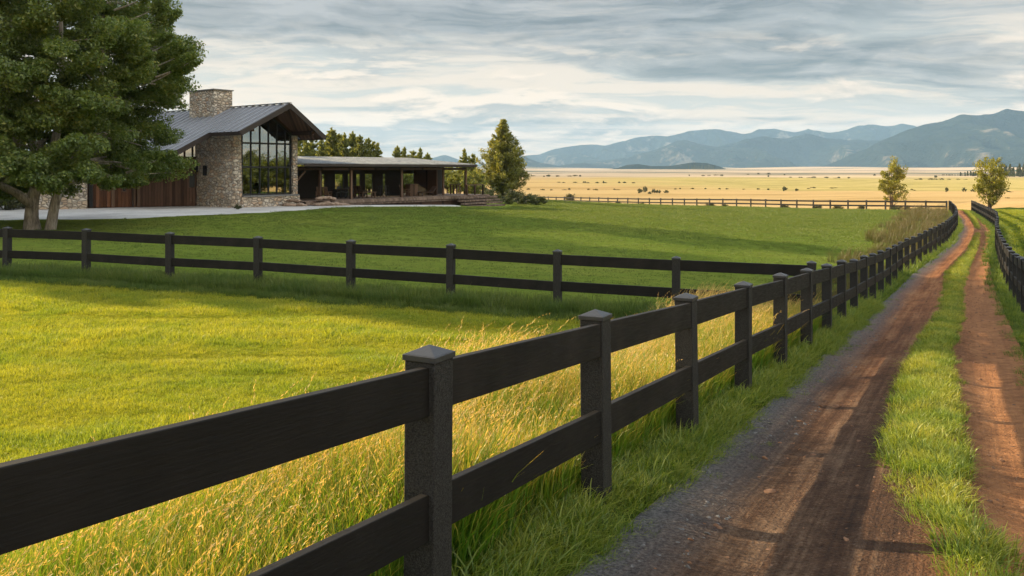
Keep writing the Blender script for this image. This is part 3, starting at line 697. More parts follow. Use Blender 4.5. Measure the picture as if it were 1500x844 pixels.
# rear wall of the wing with openings on the same sight lines, kept as slender piers
rw = MB()
for x0, x1 in ((440, 466), (549, 557), (569, 586), (640, 648)):
    a, b = s_px(x0, RD - .3), s_px(x1, RD - .3); pbox(rw, a, b, RD - .35, RD - .25, ZD, .12)
part('rear_pier', rw, 'dark_in')
part('porch_end_wall', pbox(MB(), s_px(637, 1.0), s_px(637, 1.0) + .14, .8, bk, ZD, .12), 'timber')
part('porch_end_post', pbox(MB(), s_px(649, .6), s_px(649, .6) + .14, .55, .7, ZD, .12), 'timber2')
# railing at the open corner of the deck
rl = MB(); s0, s1 = s_px(683, -1.1), s_px(708, -1.1)
rail = part('railing', MB().beam(pp_(s0, -1.1, ZD + .92), pp_(s1, -1.1, ZD + .92), .14, .07), 'timber2')
for s in (s0 + .1, (s0 + s1) / 2, s1 - .08): part('baluster', pbox(MB(), s - .06, s + .06, -1.16, -1.04, ZD, ZD + .88), 'timber', rail)
s2 = s_px(659, 2.0); rail = part('railing', MB().beam(pp_(s2, 2.0, ZD + .92), pp_(SD - .2, 2.0, ZD + .92), .12, .06), 'timber')
for s in np.linspace(s2 + .1, SD - .4, 4): part('baluster', pbox(MB(), s - .05, s + .05, 1.95, 2.05, ZD, ZD + .88), 'timber', rail)
part('low_wall', MB().box((wx(50, 60), 60, -2.4), (1.4, 1.0, 1.9), rz=.3), 'stone')

# ------------------------------------------------------------------ things on the deck
def seat_thing(name, label, cat, loc, rz, build, group=None):
    root = empty(name, loc, rz); tag(root, label, cat, group); build(root); return root
def bx(mb, x0, x1, y0, y1, z0, z1_): return mb.hexa([(x0, y0, z0), (x1, y0, z0), (x1, y1, z0), (x0, y1, z0)], [(x0, y0, z1_), (x1, y0, z1_), (x1, y1, z1_), (x0, y1, z1_)])
def armchair(root, mat='timber2', w=.75):
    bx(MB(), -w / 2, w / 2, -.35, .3, .34, .40).build('seat', M[mat], root)
    b = MB()
    for i in range(5): x = -w / 2 + w * (i + .5) / 5; b.beam((x, .30, .38), (x, .52, 1.0), w / 6, .03)
    b.beam((-w / 2, .50, .93), (w / 2, .50, .93), .03, .08); b.build('backrest', M[mat], root)
    for x in (-w / 2 - .04, w / 2 + .04):
        bx(MB(), x - .06, x + .06, -.40, .45, .58, .62).build('armrest', M[mat], root)
        for y in (-.36, .33): bx(MB(), x - .035, x + .035, y - .035, y + .035, 0, .58).build('leg', M[mat], root)
def chair(root, mat='black_metal'):
    bx(MB(), -.22, .22, -.22, .22, .44, .48).build('seat', M[mat], root)
    b = MB(); bx(b, -.22, .22, .20, .23, .78, .95)
    bx(b, -.21, -.17, .20, .23, .48, .95); bx(b, .17, .21, .20, .23, .48, .95); b.build('backrest', M[mat], root)
    for x in (-.19, .19):
        for y in (-.19, .19): bx(MB(), x - .02, x + .02, y - .02, y + .02, 0, .44).build('leg', M[mat], root)
def stool(root, mat='black_metal', h=.95):
    MB().tube([(0, 0, h - .04), (0, 0, h)], [.2, .2], 12).build('seat', M[mat], root)
    for a in range(4): c, s = math.cos(a * math.pi / 2 + .78), math.sin(a * math.pi / 2 + .78); MB().beam((c * .12, s * .12, h - .04), (c * .24, s * .24, 0), .035, .035).build('leg', M[mat], root)
    MB().tube([(0, 0, .33), (0, 0, .35)], [.22, .22], 12).build('footrest', M[mat], root)
def table(root, mat='timber', L=1.8, W=.9, h=.74):
    bx(MB(), -L / 2, L / 2, -W / 2, W / 2, h - .05, h).build('tabletop', M[mat], root)
    for x in (-L / 2 + .1, L / 2 - .1):
        for y in (-W / 2 + .1, W / 2 - .1): bx(MB(), x - .04, x + .04, y - .04, y + .04, 0, h - .05).build('leg', M[mat], root)
def on(x, k): s = s_px(x, k); q = pp_(s, k, ZD + .001); return (q.x, q.y, q.z)
face = TH - .05
seat_thing('armchair', 'weathered wooden armchair by the first porch post from the gable', 'chair', on(474, .7), face + 2.2, lambda r: armchair(r, 'timber2', .9))
seat_thing('dining_table', 'dark dining table on the left part of the porch', 'table', on(503, 2.2), face, lambda r: table(r, 'timber', 2.0))
for x, k, a, l in ((494, 1.4, 3.14, 'dark dining chair at the near left corner of the porch dining table'), (506, 1.4, 3.14, 'dark dining chair at the near right side of the porch dining table'),
                   (500, 2.95, 0, 'dark dining chair behind the porch dining table, seen between its legs'), (512, 2.2, -1.57, 'dark dining chair at the right end of the porch dining table')):
    seat_thing('dining_chair', l, 'chair', on(x, k), face + a, lambda r: chair(r), 'chairs round the porch dining table')
seat_thing('side_table', 'low pale wooden table right of the second porch post', 'table', on(538, .6), face, lambda r: table(r, 'timber2', 1.5, .6, .5))
seat_thing('armchair', 'dark armchair just left of the low pale wooden table', 'chair', on(528, 1.0), face + 1.9, lambda r: armchair(r, 'timber', .7))
for x, l in ((557, 'dark bar stool left of the other one, mid porch'), (566, 'dark bar stool right of the other one, mid porch')):
    seat_thing('bar_stool', l, 'stool', on(x, 1.3), face, lambda r: stool(r), 'bar stools in the middle of the porch')
seat_thing('wooden_crate', 'light wooden box chest standing right of the third porch post', 'chest', on(603, 1.3), face,
           lambda r: (bx(MB(), -.45, .45, -.3, .3, 0, 1.0).build('box', M['timber2'], r), bx(MB(), -.5, .5, -.35, .35, 1.002, 1.06).build('lid', M['decking'], r)))
seat_thing('armchair', 'brown armchair beside the light wooden chest on the porch', 'chair', on(594, 1.0), face + .6, lambda r: armchair(r, 'timber2', .7))
def lounger(r):
    bx(MB(), -.95, .5, -.3, .3, .28, .36).build('seat', M['timber'], r); MB().beam((.45, 0, .33), (1.0, 0, .85), .6, .06).build('backrest', M['timber'], r)
    for x in (-.85, .45):
        for y in (-.25, .25): bx(MB(), x - .03, x + .03, y - .03, y + .03, 0, .28).build('leg', M['timber'], r)
seat_thing('sun_lounger', 'dark reclining lounger at the right end of the covered porch', 'lounger', on(626, .4), face, lounger)

# rocks at the foot of the deck
def rock_mesh(mb, c, r, seed):
    import bmesh
    bm = bmesh.new(); bmesh.ops.create_icosphere(bm, subdivisions=2, radius=1.0); rr = random.Random(seed)
    sx, sy, sz = r * rr.uniform(.9, 1.4), r * rr.uniform(.8, 1.2), r * rr.uniform(.35, .6); a = rr.uniform(0, 3); off = Vector((seed * 3.1, seed * 1.7, 0))
    vs = []
    for v in bm.verts:
        p = v.co * (1 + .28 * mnoise.noise(v.co * 1.6 + off)); p = Vector((round(p.x * 2.6) / 2.6 * .35 + p.x * .65, p.y, round(p.z * 2.2) / 2.2 * .4 + p.z * .6))
        x, y = p.x * sx, p.y * sy; vs.append((c[0] + x * math.cos(a) - y * math.sin(a), c[1] + x * math.sin(a) + y * math.cos(a), c[2] + p.z * sz))
    fs = [tuple(v.index for v in f.verts) for f in bm.faces]; bm.free(); mb.add(vs, fs)
gl_ = ['flat grey boulder', 'rounded brown boulder', 'tan angular boulder', 'pale rough boulder', 'small rust coloured boulder', 'squat grey boulder']
def boulders(spots, where, grp):
    for i, (x, kz, zz, r) in enumerate(spots):
        q = pp_(s_px(x, kz), kz, 0); zg = z1(q.x, q.y); m = MB(); rock_mesh(m, (0, 0, 0), r * .8, i * 3 + len(where)); o = m.build('boulder', M['rock'], None)
        o.location = (q.x, q.y, zg + r * .3 + zz); tag(o, f'{gl_[i % 6]} {where} in the loose heap, number {i + 1} from the left' if False else f'{gl_[i % 6]} {where}', 'boulder', grp)
boulders([(421, -1.0, 0, .42), (428, -1.2, 0, .35), (434, -1.0, .3, .4), (440, -1.5, 0, .4), (426, -.8, .35, .3), (446, -1.5, 0, .26)], 'heaped at the foot of the stone pillar by the gable window', 'boulders under the gable window')
boulders([(464, -1.7, 0, .42), (470, -1.8, 0, .48), (477, -1.7, .05, .5), (484, -1.8, .0, .46), (491, -1.7, 0, .48), (498, -1.7, 0, .36)], 'in the lower course in front of the deck', 'boulders in front of the deck')
boulders([(467, -1.65, .45, .34), (474, -1.65, .5, .36), (481, -1.65, .5, .38), (488, -1.65, .42, .34), (504, -1.7, 0, .3), (509, -1.7, 0, .24)], 'on the upper edge of the heap in front of the deck', 'boulders on top of the heap')
# ------------------------------------------------------------------ foliage builders
def leaf_cloud(centers, radii, axes, n_per, size, seed, flat=.0, aspect=.55, up=.35):
    """rhombic leaves spread through ellipsoidal clumps. centers (c,3); radii (c,3); axes: (c,3) direction of the long axis"""
    r = np.random.default_rng(seed); C = np.repeat(np.asarray(centers), n_per, 0); Rd = np.repeat(np.asarray(radii), n_per, 0); A = np.repeat(np.asarray(axes), n_per, 0)
    n = len(C); A = A / np.maximum(np.linalg.norm(A, axis=1, keepdims=True), 1e-6)
    d = r.normal(size=(n, 3)); d /= np.linalg.norm(d, axis=1, keepdims=True); rad = r.random(n) ** .45
    up_ = np.tile([0, 0, 1.0], (n, 1)); S = np.cross(A, up_); S /= np.maximum(np.linalg.norm(S, axis=1, keepdims=True), 1e-6); U = np.cross(S, A)
    o = d * rad[:, None] * Rd
    P = C + A * o[:, :1] + S * o[:, 1:2] + U * o[:, 2:3]
    nrm = r.normal(size=(n, 3)) + up_ * up * 3 + d * .8; nrm /= np.linalg.norm(nrm, axis=1, keepdims=True)
    t1 = np.cross(nrm, r.normal(size=(n, 3)) + A * .8); t1 /= np.maximum(np.linalg.norm(t1, axis=1, keepdims=True), 1e-6); t2 = np.cross(nrm, t1)
    s = size * r.uniform(.6, 1.35, n)[:, None]
    V = np.stack([P - t1 * s, P - t2 * s * aspect + nrm * s * .12, P + t1 * s, P + t2 * s * aspect + nrm * s * .12], 1).reshape(-1, 3)
    return V, np.arange(n * 4).reshape(n, 4)
def bark_mat(name, c1, c2):
    t = NT(name); p = t.obj(); a = t.noise(t.mapping(p, (7, 7, 1.2)), 1.6, 6, .65); b = t.noise(p, 1.3, 3)
    return t.out(t.pbsdf(t.mix(t.mr(t.math('ADD', t.math('MULTIPLY', a, .7), t.math('MULTIPLY', b, .3)), .38, .62), c1, c2), .9, t.bump(a, 1.0, .05), spec=.2))
M['bark_grey'] = bark_mat('grey_bark', (0.16, 0.14, 0.115), (0.48, 0.43, 0.36))
M['bark_brown'] = bark_mat('brown_bark', (0.05, 0.035, 0.025), (0.15, 0.10, 0.075))
M['leaf_big'] = foliage_mat('cedar_leaves', (0.07, 0.12, 0.035), (0.17, 0.25, 0.065), (0.34, 0.34, 0.08), .48, .45)
M['leaf_pine'] = foliage_mat('pine_needles', (0.10, 0.12, 0.028), (0.25, 0.26, 0.05), (0.42, 0.38, 0.075), .5, .5)
M['leaf_far'] = foliage_mat('far_pine_needles', (0.10, 0.125, 0.035), (0.22, 0.25, 0.055), (0.38, 0.36, 0.07), .5, .35)
M['leaf_poplar'] = foliage_mat('poplar_leaves', (0.12, 0.13, 0.02), (0.27, 0.28, 0.038), (0.42, 0.38, 0.05), .5, .6)
M['leaf_bush'] = foliage_mat('bush_leaves', (0.030, 0.045, 0.014), (0.075, 0.095, 0.032), (0.13, 0.14, 0.06), .3, 1.0)
M['leaf_dark'] = foliage_mat('dark_scrub', (0.035, 0.048, 0.020), (0.075, 0.09, 0.035), (0.13, 0.13, 0.05), .3, 1.0)
M['leaf_olive'] = foliage_mat('olive_scrub', (0.05, 0.055, 0.02), (0.11, 0.11, 0.035), (0.18, 0.16, 0.06), .3, 1.0)

def bez(a, b, c, n):
    return [(a * (1 - t) ** 2 + b * 2 * t * (1 - t) + c * t * t) for t in [i / n for i in range(n + 1)]]
def conifer_meshes(h, w, n_tiers, per, leaf, seed, base=.08, shape=1.0, droop=.15, loose=0.25, thick=.55):
    """trunk mesh + crown mesh of a conifer"""
    r = random.Random(seed); tr = MB(); bend = (r.uniform(-.02, .02) * h, r.uniform(-.02, .02) * h)
    tp = lambda f: Vector((bend[0] * f * f, bend[1] * f * f, h * f))
    tr.tube([tp(i / 8) if i else Vector((0, 0, -.3)) for i in range(9)], [w * .045 * (1 - .9 * i / 8) + .02 for i in range(9)], 8)
    C, Rd, A = [], [], []
    for i in range(n_tiers):
        f = base + (1 - base) * (i + r.uniform(-.3, .3)) / n_tiers; f = min(max(f, base), .985)
        prof = (1 - f) ** shape * (1 - .75 * max(0, (.18 - f) / .18) ** 2) + .02
        L0 = w / 2 * prof * 1.05; nb = max(3, int(5 + 5 * prof))
        for j in range(nb):
            a = 2 * math.pi * (j + r.random()) / nb + i; L = L0 * r.uniform(1 - loose * 1.6, 1 + loose); rise = L * (r.uniform(.0, .45) + .5 * f + (thick - .55))
            p0 = tp(f); d = Vector((math.cos(a), math.sin(a), 0)); p2 = p0 + d * L + Vector((0, 0, rise - droop * L)); p1 = p0 + d * L * .5 + Vector((0, 0, rise * .2))
            if L > .12 * w: tr.tube(bez(p0, p1, p2, 3), [.012 * w * prof + .012, .009 * w * prof + .01, .006 * w * prof + .008, .006], 4, False)
            nc = max(1, int(L / (w * .10)))
            for q in range(nc):
                u = (q + .6) / nc; pt = p0 * (1 - u) ** 2 + p1 * 2 * u * (1 - u) + p2 * u * u; g = w * .085 * r.uniform(.75, 1.3) * (.55 + .6 * (1 - f))
                C.append(pt); Rd.append((g * 1.25, g, g * thick)); A.append(d + Vector((0, 0, .2 + thick)))
    for q in range(3): C.append(tp(.94 + q * .025)); Rd.append((h * .03, w * .03, w * .03)); A.append(Vector((.05, 0, 1)))
    V, Fq = leaf_cloud(np.array([tuple(c) for c in C]), np.array(Rd), np.array([tuple(a) for a in A]), per, leaf, seed, aspect=.34, up=.1)
    return tr, V, Fq
def mk(mb, name, mat, smooth=True):
    me = bpy.data.meshes.new(name); me.from_pydata(mb.v, [], mb.f); me.materials.append(mat); me.update()
    if smooth: me.polygons.foreach_set('use_smooth', [True] * len(me.polygons))
    return me
def tree_obj(name, loc, trunk_me, crown_me, label, cat='tree', group=None, scale=1.0, rz=0.0, sc=None):
    root = empty(name, loc, rz); tag(root, label, cat, group)
    root.scale = sc or (scale, scale, scale)
    for nm, me in (('trunk', trunk_me), ('crown', crown_me)):
        if me is None: continue
        o = bpy.data.objects.new(nm, me); COL.objects.link(o); o.parent = root
    return root
def broad_meshes(h, w, z0, nclump, per, leaf, seed, trunk_r, shape='oval', bark='bark_brown', leafm='leaf_poplar', stems=1, clump=.16):
    r = random.Random(seed); tr = MB(); C, Rd, A = [], [], []
    cz = (h + z0) / 2; hz = (h - z0) / 2
    for s in range(stems):
        bx_, by_ = r.uniform(-.04, .04) * w * (stems > 1), r.uniform(-.04, .04) * w
        tr.tube([Vector((bx_ * (1 + 2 * f), by_ + math.sin(f * 3 + s) * .02 * h, -.3 + h * .85 * f)) for f in (0, .2, .4, .6, .8, 1)], [trunk_r * (1 - .8 * f) for f in (0, .2, .4, .6, .8, 1)], 7)
    for i in range(nclump):
        while True:
            d = Vector((r.gauss(0, 1), r.gauss(0, 1), r.gauss(0, 1))).normalized(); rad = r.random() ** .38
            lump = 1 + .28 * mnoise.noise(d * 2.1 + Vector((seed, 0, 0)))
            f = d.z * rad; taper = 1.0 if shape == 'oval' else (1 - .35 * max(0, f))
            p = Vector((d.x * w / 2 * rad * lump * taper, d.y * w / 2 * rad * lump * taper, cz + d.z * hz * rad * lump)); break
        g = w * clump * r.uniform(.6, 1.25)
        C.append(p); Rd.append((g * 1.3, g, g * .7)); A.append(Vector((d.x, d.y, .35 + r.uniform(-.2, .4))))
        if i % 3 == 0:
            st = Vector((0, 0, max(z0 * .6, p.z - hz * .6 - r.random() * .1 * h))); tr.tube(bez(st, (st + p) / 2 + Vector((0, 0, -.03 * h)), p, 4), [trunk_r * .35, trunk_r * .28, trunk_r * .2, trunk_r * .13, .01], 5, False)
    V, Fq = leaf_cloud(np.array([tuple(c) for c in C]), np.array(Rd), np.array([tuple(a) for a in A]), per, leaf, seed, up=.25)
    me = mesh_np('crown', V, Fq); me.materials.append(M[leafm]); return mk(tr, 'trunk', M[bark]), me
def px(x, y, Y): return Vector(((x - CX) / F * Y, Y, -(y - HY) / F * Y))

# ---- the big tree on the left
def big_tree():
    Y0 = 40.0; base = px(57, 336, Y0); base.z = z1(base.x, base.y); root = empty('shade_tree', base)
    tag(root, 'huge dark green shade tree with pale grey forked trunks in front of the house', 'tree')
    k = Y0 / F
    def L(x, y, dy=0.0): return Vector(((x - 57) * k, dy, (336 - y) * k))
    tr = MB()
    tr.tube([L(46, 346), L(47, 336), L(46, 318), L(47, 300), L(50, 283), L(60, 262), L(70, 225, .4), L(78, 170, .6), L(84, 100, .4), L(86, 30, .2), L(84, -60)], [.55, .40, .31, .28, .27, .23, .2, .17, .13, .09, .04], 12)
    s2 = [L(48, 300, -.1), L(36, 284, -.5), L(14, 268, -1.0), L(-20, 240, -1.6), L(-60, 210, -2)]
    limbs = [s2, [L(46, 295, .2), L(40, 262, .6), L(28, 215, 1.2), L(10, 150, 1.6), L(-10, 60, 1.8)], [L(55, 275), L(52, 240, -.8), L(44, 180, -1.6), L(38, 90, -2), L(36, 0, -2)]]
    tr2 = [L(73, 346), L(74, 336), L(80, 300), L(88, 270), L(100, 240, .3), L(118, 200, .8), L(132, 140, 1.0), L(140, 60, .8), L(142, 0, .6)]
    tr.tube(tr2, [.31, .25, .21, .20, .18, .15, .13, .10, .05], 10)
    for l in limbs: tr.tube(l, [.24, .2, .16, .12, .05], 8)
    r = random.Random(5)
    C, Rd, A = [], [], []
    # outline of the crown as lobes: centre px, radius px, depth spread (m)
    # silhouette limit on the right side by height, as photo pixels
    ry = [-140, -60, 0, 40, 80, 110, 140, 170, 200, 235, 262, 276]; rx_ = [110, 175, 208, 250, 272, 240, 224, 220, 216, 230, 215, 120]
    by = lambda x: np.interp(x, [-150, -40, 20, 60, 100, 150, 200, 245], [285, 292, 287, 262, 268, 268, 272, 240])
    trunks = [tr2, [L(60, 262), L(70, 225, .4), L(78, 170, .6), L(84, 100, .4), L(86, 30, .2), L(84, -60)]] + limbs
    allp = [p for t_ in trunks for p in t_]
    n = 0
    while n < 930:
        x = r.uniform(-150, 290); y = r.uniform(-150, 285)
        lim = np.interp(y, ry, rx_) * (1 + .05 * math.sin(y * .13))
        if x > lim or y > by(x): continue
        half = 6.3 * math.sqrt(max(0.05, 1 - ((x - 60) / 235) ** 2)) * (1 - .25 * max(0, -y / 150))
        dy = r.uniform(-1, 1); dy = math.copysign(abs(dy) ** .55, dy) * half
        if abs(dy) < half * .35 and lim - x > 45 and r.random() < .45: continue
        if y < -40 and r.random() < .35: continue
        p = L(x, y, dy); out = Vector((x - 75, dy / k, (130 - y) * .25)); d = out.normalized() + Vector((0, 0, r.uniform(-.35, .55)))
        g = r.uniform(.45, .95); C.append(p - d * .35); Rd.append((g * 1.35, g * .72, g * .50)); A.append(d); n += 1
        if n % 3 == 0:
            q = min(allp, key=lambda a: (a - p).length + (1.2 * max(0, a.z - p.z))); mid = (q + p) / 2 + Vector((0, 0, .1 + .3 * r.random()))
            tr.tube(bez(q, mid, p, 5), [.09, .075, .06, .045, .03, .012], 5, False)
    # hand-placed sprays that break the right-hand outline
    for x, y, dx, dz in ((283, 88, 1, .35), (272, 76, 1, .5), (262, 100, 1, .1), (246, 20, .8, 1), (234, 8, .6, 1), (255, 125, 1, -.1), (240, 228, 1, .1), (225, 250, 1, -.2), (252, 60, 1, .4), (205, 262, 1, -.1), (170, 268, .8, -.2), (222, -10, .5, 1)):
        for j in range(2): C.append(L(x - 8 * j, y + r.uniform(-5, 5), r.uniform(-1, 1))); Rd.append((.6, .33, .22)); A.append(Vector((dx, r.uniform(-.4, .4), dz)))
        q = L(x - 55, y + 25 * (1 if dz > 0 else -.3)); tr.tube(bez(q, (q + L(x, y)) / 2 + Vector((0, 0, -.15)), L(x, y), 4), [.06, .05, .035, .02, .01], 5, False)
    V, Fq = leaf_cloud(np.array([tuple(c) for c in C]), np.array(Rd), np.array([tuple(a) for a in A]), 600, .074, 3, aspect=.5, up=.3)
    link('crown', mesh_np('crown', V, Fq), root, M['leaf_big'])
    # trunk flare and ridges
    tm = mk(tr, 'trunk', M['bark_grey']); link('trunk', tm, root)
big_tree()

# ---- the conifer at the end of the deck
tr, V, Fq = conifer_meshes(10.2, 6.3, 36, 66, .17, 12, base=.10, shape=.82, droop=.0, loose=.36, thick=.75)
cm = mesh_np('crown', V, Fq); cm.materials.append(M['leaf_pine']); tm = mk(tr, 'trunk', M['bark_brown'])
q = px(737, 287, 108); q.z = z1(q.x, q.y) - .1
tree_obj('conifer_tree', q, tm, cm, 'broad olive green conifer standing alone beyond the end of the deck', 'tree', sc=(1, 1, (287 - 171) * 108 / F / 10.2 * 1.0))

# ---- pines behind the house
protos = []
for i, (w, ti, sh, lo) in enumerate(((5.2, 15, .62, .45), (4.4, 17, .6, .5), (6.0, 14, .5, .45), (4.0, 16, .7, .5))):
    tr, V, Fq = conifer_meshes(10, w, ti, 42, .26, 40 + i, base=.15, shape=sh, droop=.05, loose=lo)
    c_ = mesh_np('crown', V, Fq); c_.materials.append(M['leaf_far']); protos.append((mk(tr, 'trunk', M['bark_brown']), c_))
rr = random.Random(21)
pines = [(436, 200, 128, 'broad yellow green pine just right of the gable eave'), (447, 206, 124, 'low rounded pine second from the gable eave'), (458, 205, 135, 'pale green pine third from the gable eave'), (470, 207, 128, 'short pine left of the tallest spire behind the porch roof'),
         (487, 192, 130, 'tallest narrow pine spire rising behind the porch roof'), (479, 203, 136, 'narrow dark pine leaning on the left of the tallest spire'), (496, 200, 133, 'olive pine just right of the tallest spire behind the porch roof'), (506, 199, 128, 'ragged pine in the middle of the row behind the porch roof'),
         (517, 197, 130, 'pointed pine, second highest top in the row behind the porch'), (528, 202, 126, 'green pine with a forked top in the row behind the porch'), (541, 206, 130, 'bushy pine near the right end of the row behind the porch'), (553, 213, 126, 'last dark pine at the right end of the row behind the porch'),
         (583, 217, 150, 'small pine alone at the left of the gap behind the porch roof'), (592, 219, 156, 'small pine with round top in the gap behind the porch roof'), (607, 224, 160, 'thin sparse pine low over the middle of the porch roof'), (616, 220, 156, 'thin taller pine low over the right half of the porch roof'), (626, 227, 160, 'smallest pine top low over the right half of the porch roof'),
         (680, 221, 118, 'pale slim pine directly left of the broad lone conifer'), (692, 228, 122, 'short pine tucked against the left side of the lone conifer')]
for i, (x, y, Y, l) in enumerate(pines):
    q = px(x, y, Y); g = z1(q.x, Y); h = (q.z - g) * 1.03; a, b = protos[i % 4]; s = h / 10
    tree_obj('pine_tree', (q.x, Y, g), a, b, l, 'tree', 'pines behind the house', sc=(s * rr.uniform(.75, .95), s * .9, s), rz=rr.uniform(0, 6))
# bushy trees seen under and through the porch
bpro = [broad_meshes(6, 5, .8, 70, 90, .16, 60 + i, .14, leafm='leaf_far', clump=.13) for i in range(3)]
low = [(452, 250, 84, 'yellow green tree seen through the leftmost porch window'), (472, 245, 92, 'bushy tree seen behind the first porch post'), (492, 246, 88, 'sunlit tree seen through the pair of porch windows behind the dining table'), (514, 246, 95, 'bushy tree seen beyond the second porch post'), (536, 247, 92, 'sunlit tree seen through the wide window above the pale table'),
       (562, 247, 97, 'bushy tree seen behind the bar stools'), (592, 247, 96, 'sunlit tree seen through the glazing at the third porch post'), (612, 248, 100, 'yellow green tree seen through the window left of the lounger'), (632, 248, 104, 'bushy tree seen through the last porch windows'),
       (655, 243, 112, 'olive tree seen through the open porch corner, left of the corner post'), (672, 250, 108, 'yellow green bush seen through the open porch corner'), (694, 252, 100, 'dark round bush between the corner post and the lone conifer')]
for i, (x, y, Y, l) in enumerate(low):
    q = px(x, y, Y); g = z1(q.x, Y); h = (q.z - g); a, b = bpro[i % 3]; s = h / 6
    tree_obj('leafy_tree', (q.x, Y, g), a, b, l, 'tree', 'trees seen through the porch', sc=(s * 1.1, s * 1.1, s), rz=rr.uniform(0, 6))
# left edge, behind the trunk
for x, y, Y, l in ((12, 262, 75, 'yellow green hedge tree at the far left edge beside the stone post'), (-14, 255, 72, 'dark bushy tree cut by the left edge of the photo'), (68, 268, 80, 'dark green bush seen between the two pale trunks')):
    q = px(x, y, Y); g = z1(q.x, Y); h = q.z - g; a, b = bpro[1]; s = h / 6
    tree_obj('leafy_tree', (q.x, Y, g), a, b, l, 'tree', sc=(s * 1.8, s * 1.5, s), rz=rr.uniform(0, 6))

# ---- two poplars on the plain
a, b = broad_meshes(7, 3.9, .9, 62, 95, .13, 71, .12, leafm='leaf_poplar', stems=2, shape='cone', clump=.15)
q = px(1308, 297, 148); q.z = z1(q.x, 148); s = (q.z * -1 + -(234 - HY) / F * 148) / 7
tree_obj('poplar_tree', q, a, b, 'slim yellow green tree on the dry plain behind the far board fence', 'tree', sc=(s * .95, s, s))
a, b = broad_meshes(7, 4.4, .5, 80, 95, .13, 77, .14, leafm='leaf_poplar', stems=3, clump=.15)
q = px(1451, 300, 124); q.z = z1(q.x, 124); s = (-q.z + -(229 - HY) / F * 124) / 7
tree_obj('poplar_tree', q, a, b, 'full yellow green tree right of where the dirt road ends', 'tree', sc=(s * .9, s * .9, s), rz=1)

# ---- shrubs
spro = [broad_meshes(1.4, 2.0, .02, 26, 110, .075, 90 + i, .03, leafm=m_, clump=.17) for i, m_ in enumerate(('leaf_bush', 'leaf_olive', 'leaf_dark'))]
fpro = [broad_meshes(1.2, 2.4, .02, 16, 26, .18, 96 + i, .03, leafm=m_, clump=.17) for i, m_ in enumerate(('leaf_dark', 'leaf_olive'))]
def shrub(x, y, w, h, Y, l, pr, grp=None, g0=None):
    X = (x - CX) / F * Y; g = z1(X, Y); a, b = pr
    tree_obj('shrub', (X, Y, g), a, b, l, 'shrub', grp, sc=(w * Y / F / 2.1, w * Y / F / 2.1, h * Y / F / 1.45), rz=rr.uniform(0, 6))
for x, y, w, h, Y, k_, l in ((724, 305, 34, 20, 88, 0, 'leafy shrub touching the deck steps'), (744, 306, 34, 18, 86, 0, 'grey green shrub in the bed under the lone conifer'), (766, 307, 34, 16, 85, 0, 'low shrub right of the middle of the conifer bed'), (786, 307, 30, 13, 86, 0, 'last low shrub at the right end of the conifer bed'),
                            (714, 293, 22, 20, 96, 2, 'dark shrub behind the deck railing'), (754, 296, 30, 17, 98, 1, 'olive shrub directly under the lone conifer'), (776, 298, 24, 11, 98, 0, 'small shrub behind the conifer bed'), (835, 291, 17, 13, 182, 1, 'round tawny bush behind the far board fence')):
    shrub(x, y, w, h, Y, l, spro[k_], 'shrubs in the bed under the conifer' if Y < 100 else None)
shrub(349, 306, 11, 8, 56.5, 'small green shrub at the foot of the stone tower', spro[0])
q = px(20, 312, 55)
for x, Y, w, h, l in ((8, 56, 46, 24, 'dark hedge shrub at the left edge beyond the driveway'), (34, 58, 26, 14, 'low shrub beside the short stone wall')): shrub(x, 0, w, h, Y, l, spro[2])
# far scrub: y gives the distance over the plain
def plain_Y(y): return 8.0 * F / (y - HY)
GRP = 'scrub dotted over the dry plain'; LAB = 'small dark scrub bush dotted over the distant dry plain'
def far_shrub(x, y, w, h, k_=0, l=LAB):
    Y = min(plain_Y(y), 2600); X = (x - CX) / F * Y; a, b = fpro[k_]; g = z1(X, Y)
    tree_obj('scrub_bush', (X, Y, g), a, b, l, 'bush', GRP, sc=(w * .8 * Y / F / 2.4, w * .8 * Y / F / 2.4, h * .8 * Y / F / 1.2), rz=rr.uniform(0, 6))
for x, y, w, h in ((1148, 281, 11, 7), (1166, 281, 8, 4), (1386, 282, 7, 7), (1412, 282, 8, 7), (1425, 282, 7, 5), (1434, 282, 5, 4), (936, 284, 12, 7), (944, 283, 10, 9), (958, 284, 8, 7), (965, 284, 12, 5), (976, 284, 10, 5), (952, 285, 8, 4), (884, 268, 4, 4), (1370, 260, 6, 4), (1281, 258, 5, 3), (1010, 258, 3, 2), (1126, 259, 4, 3), (1149, 257, 3, 2)):
    far_shrub(x, y, w, h)
for y, x0, x1, n in ((280, 770, 940, 16), (279, 985, 1140, 15), (277.5, 1180, 1260, 8), (267.5, 815, 950, 18), (259, 780, 870, 12), (258, 1030, 1075, 7), (261.5, 1160, 1260, 14), (263.5, 1340, 1425, 14), (280, 1330, 1365, 4), (283, 1440, 1500, 9), (291, 1440, 1500, 5), (256, 1100, 1140, 6)):
    for i in range(int(n * .6)): far_shrub(x0 + (x1 - x0) * (i + rr.uniform(-.4, .4)) / (n * .6), y + rr.uniform(-.5, .5), rr.uniform(4, 10), rr.uniform(1.2, 3.0), rr.randint(0, 1))
# shrubs along the far fence
for x, w, h in ((800, 12, 5), (862, 10, 5), (905, 9, 6), (940, 9, 4), (1040, 16, 5), (1062, 12, 4), (1150, 14, 5), (1197, 14, 6), (1228, 16, 6), (1262, 12, 6), (1312, 16, 6), (1328, 12, 6), (1350, 10, 5)):
    Xs = None
    for Y in np.arange(100, 240, 1.0):
        if bline((x - CX) / F * Y) < Y: break
    shrub(x, 0, w, h, Y + 1.5, 'low tawny scrub growing along the foot of the far board fence', spro[1] if rr.random() < .6 else spro[2], 'scrub along the far board fence')
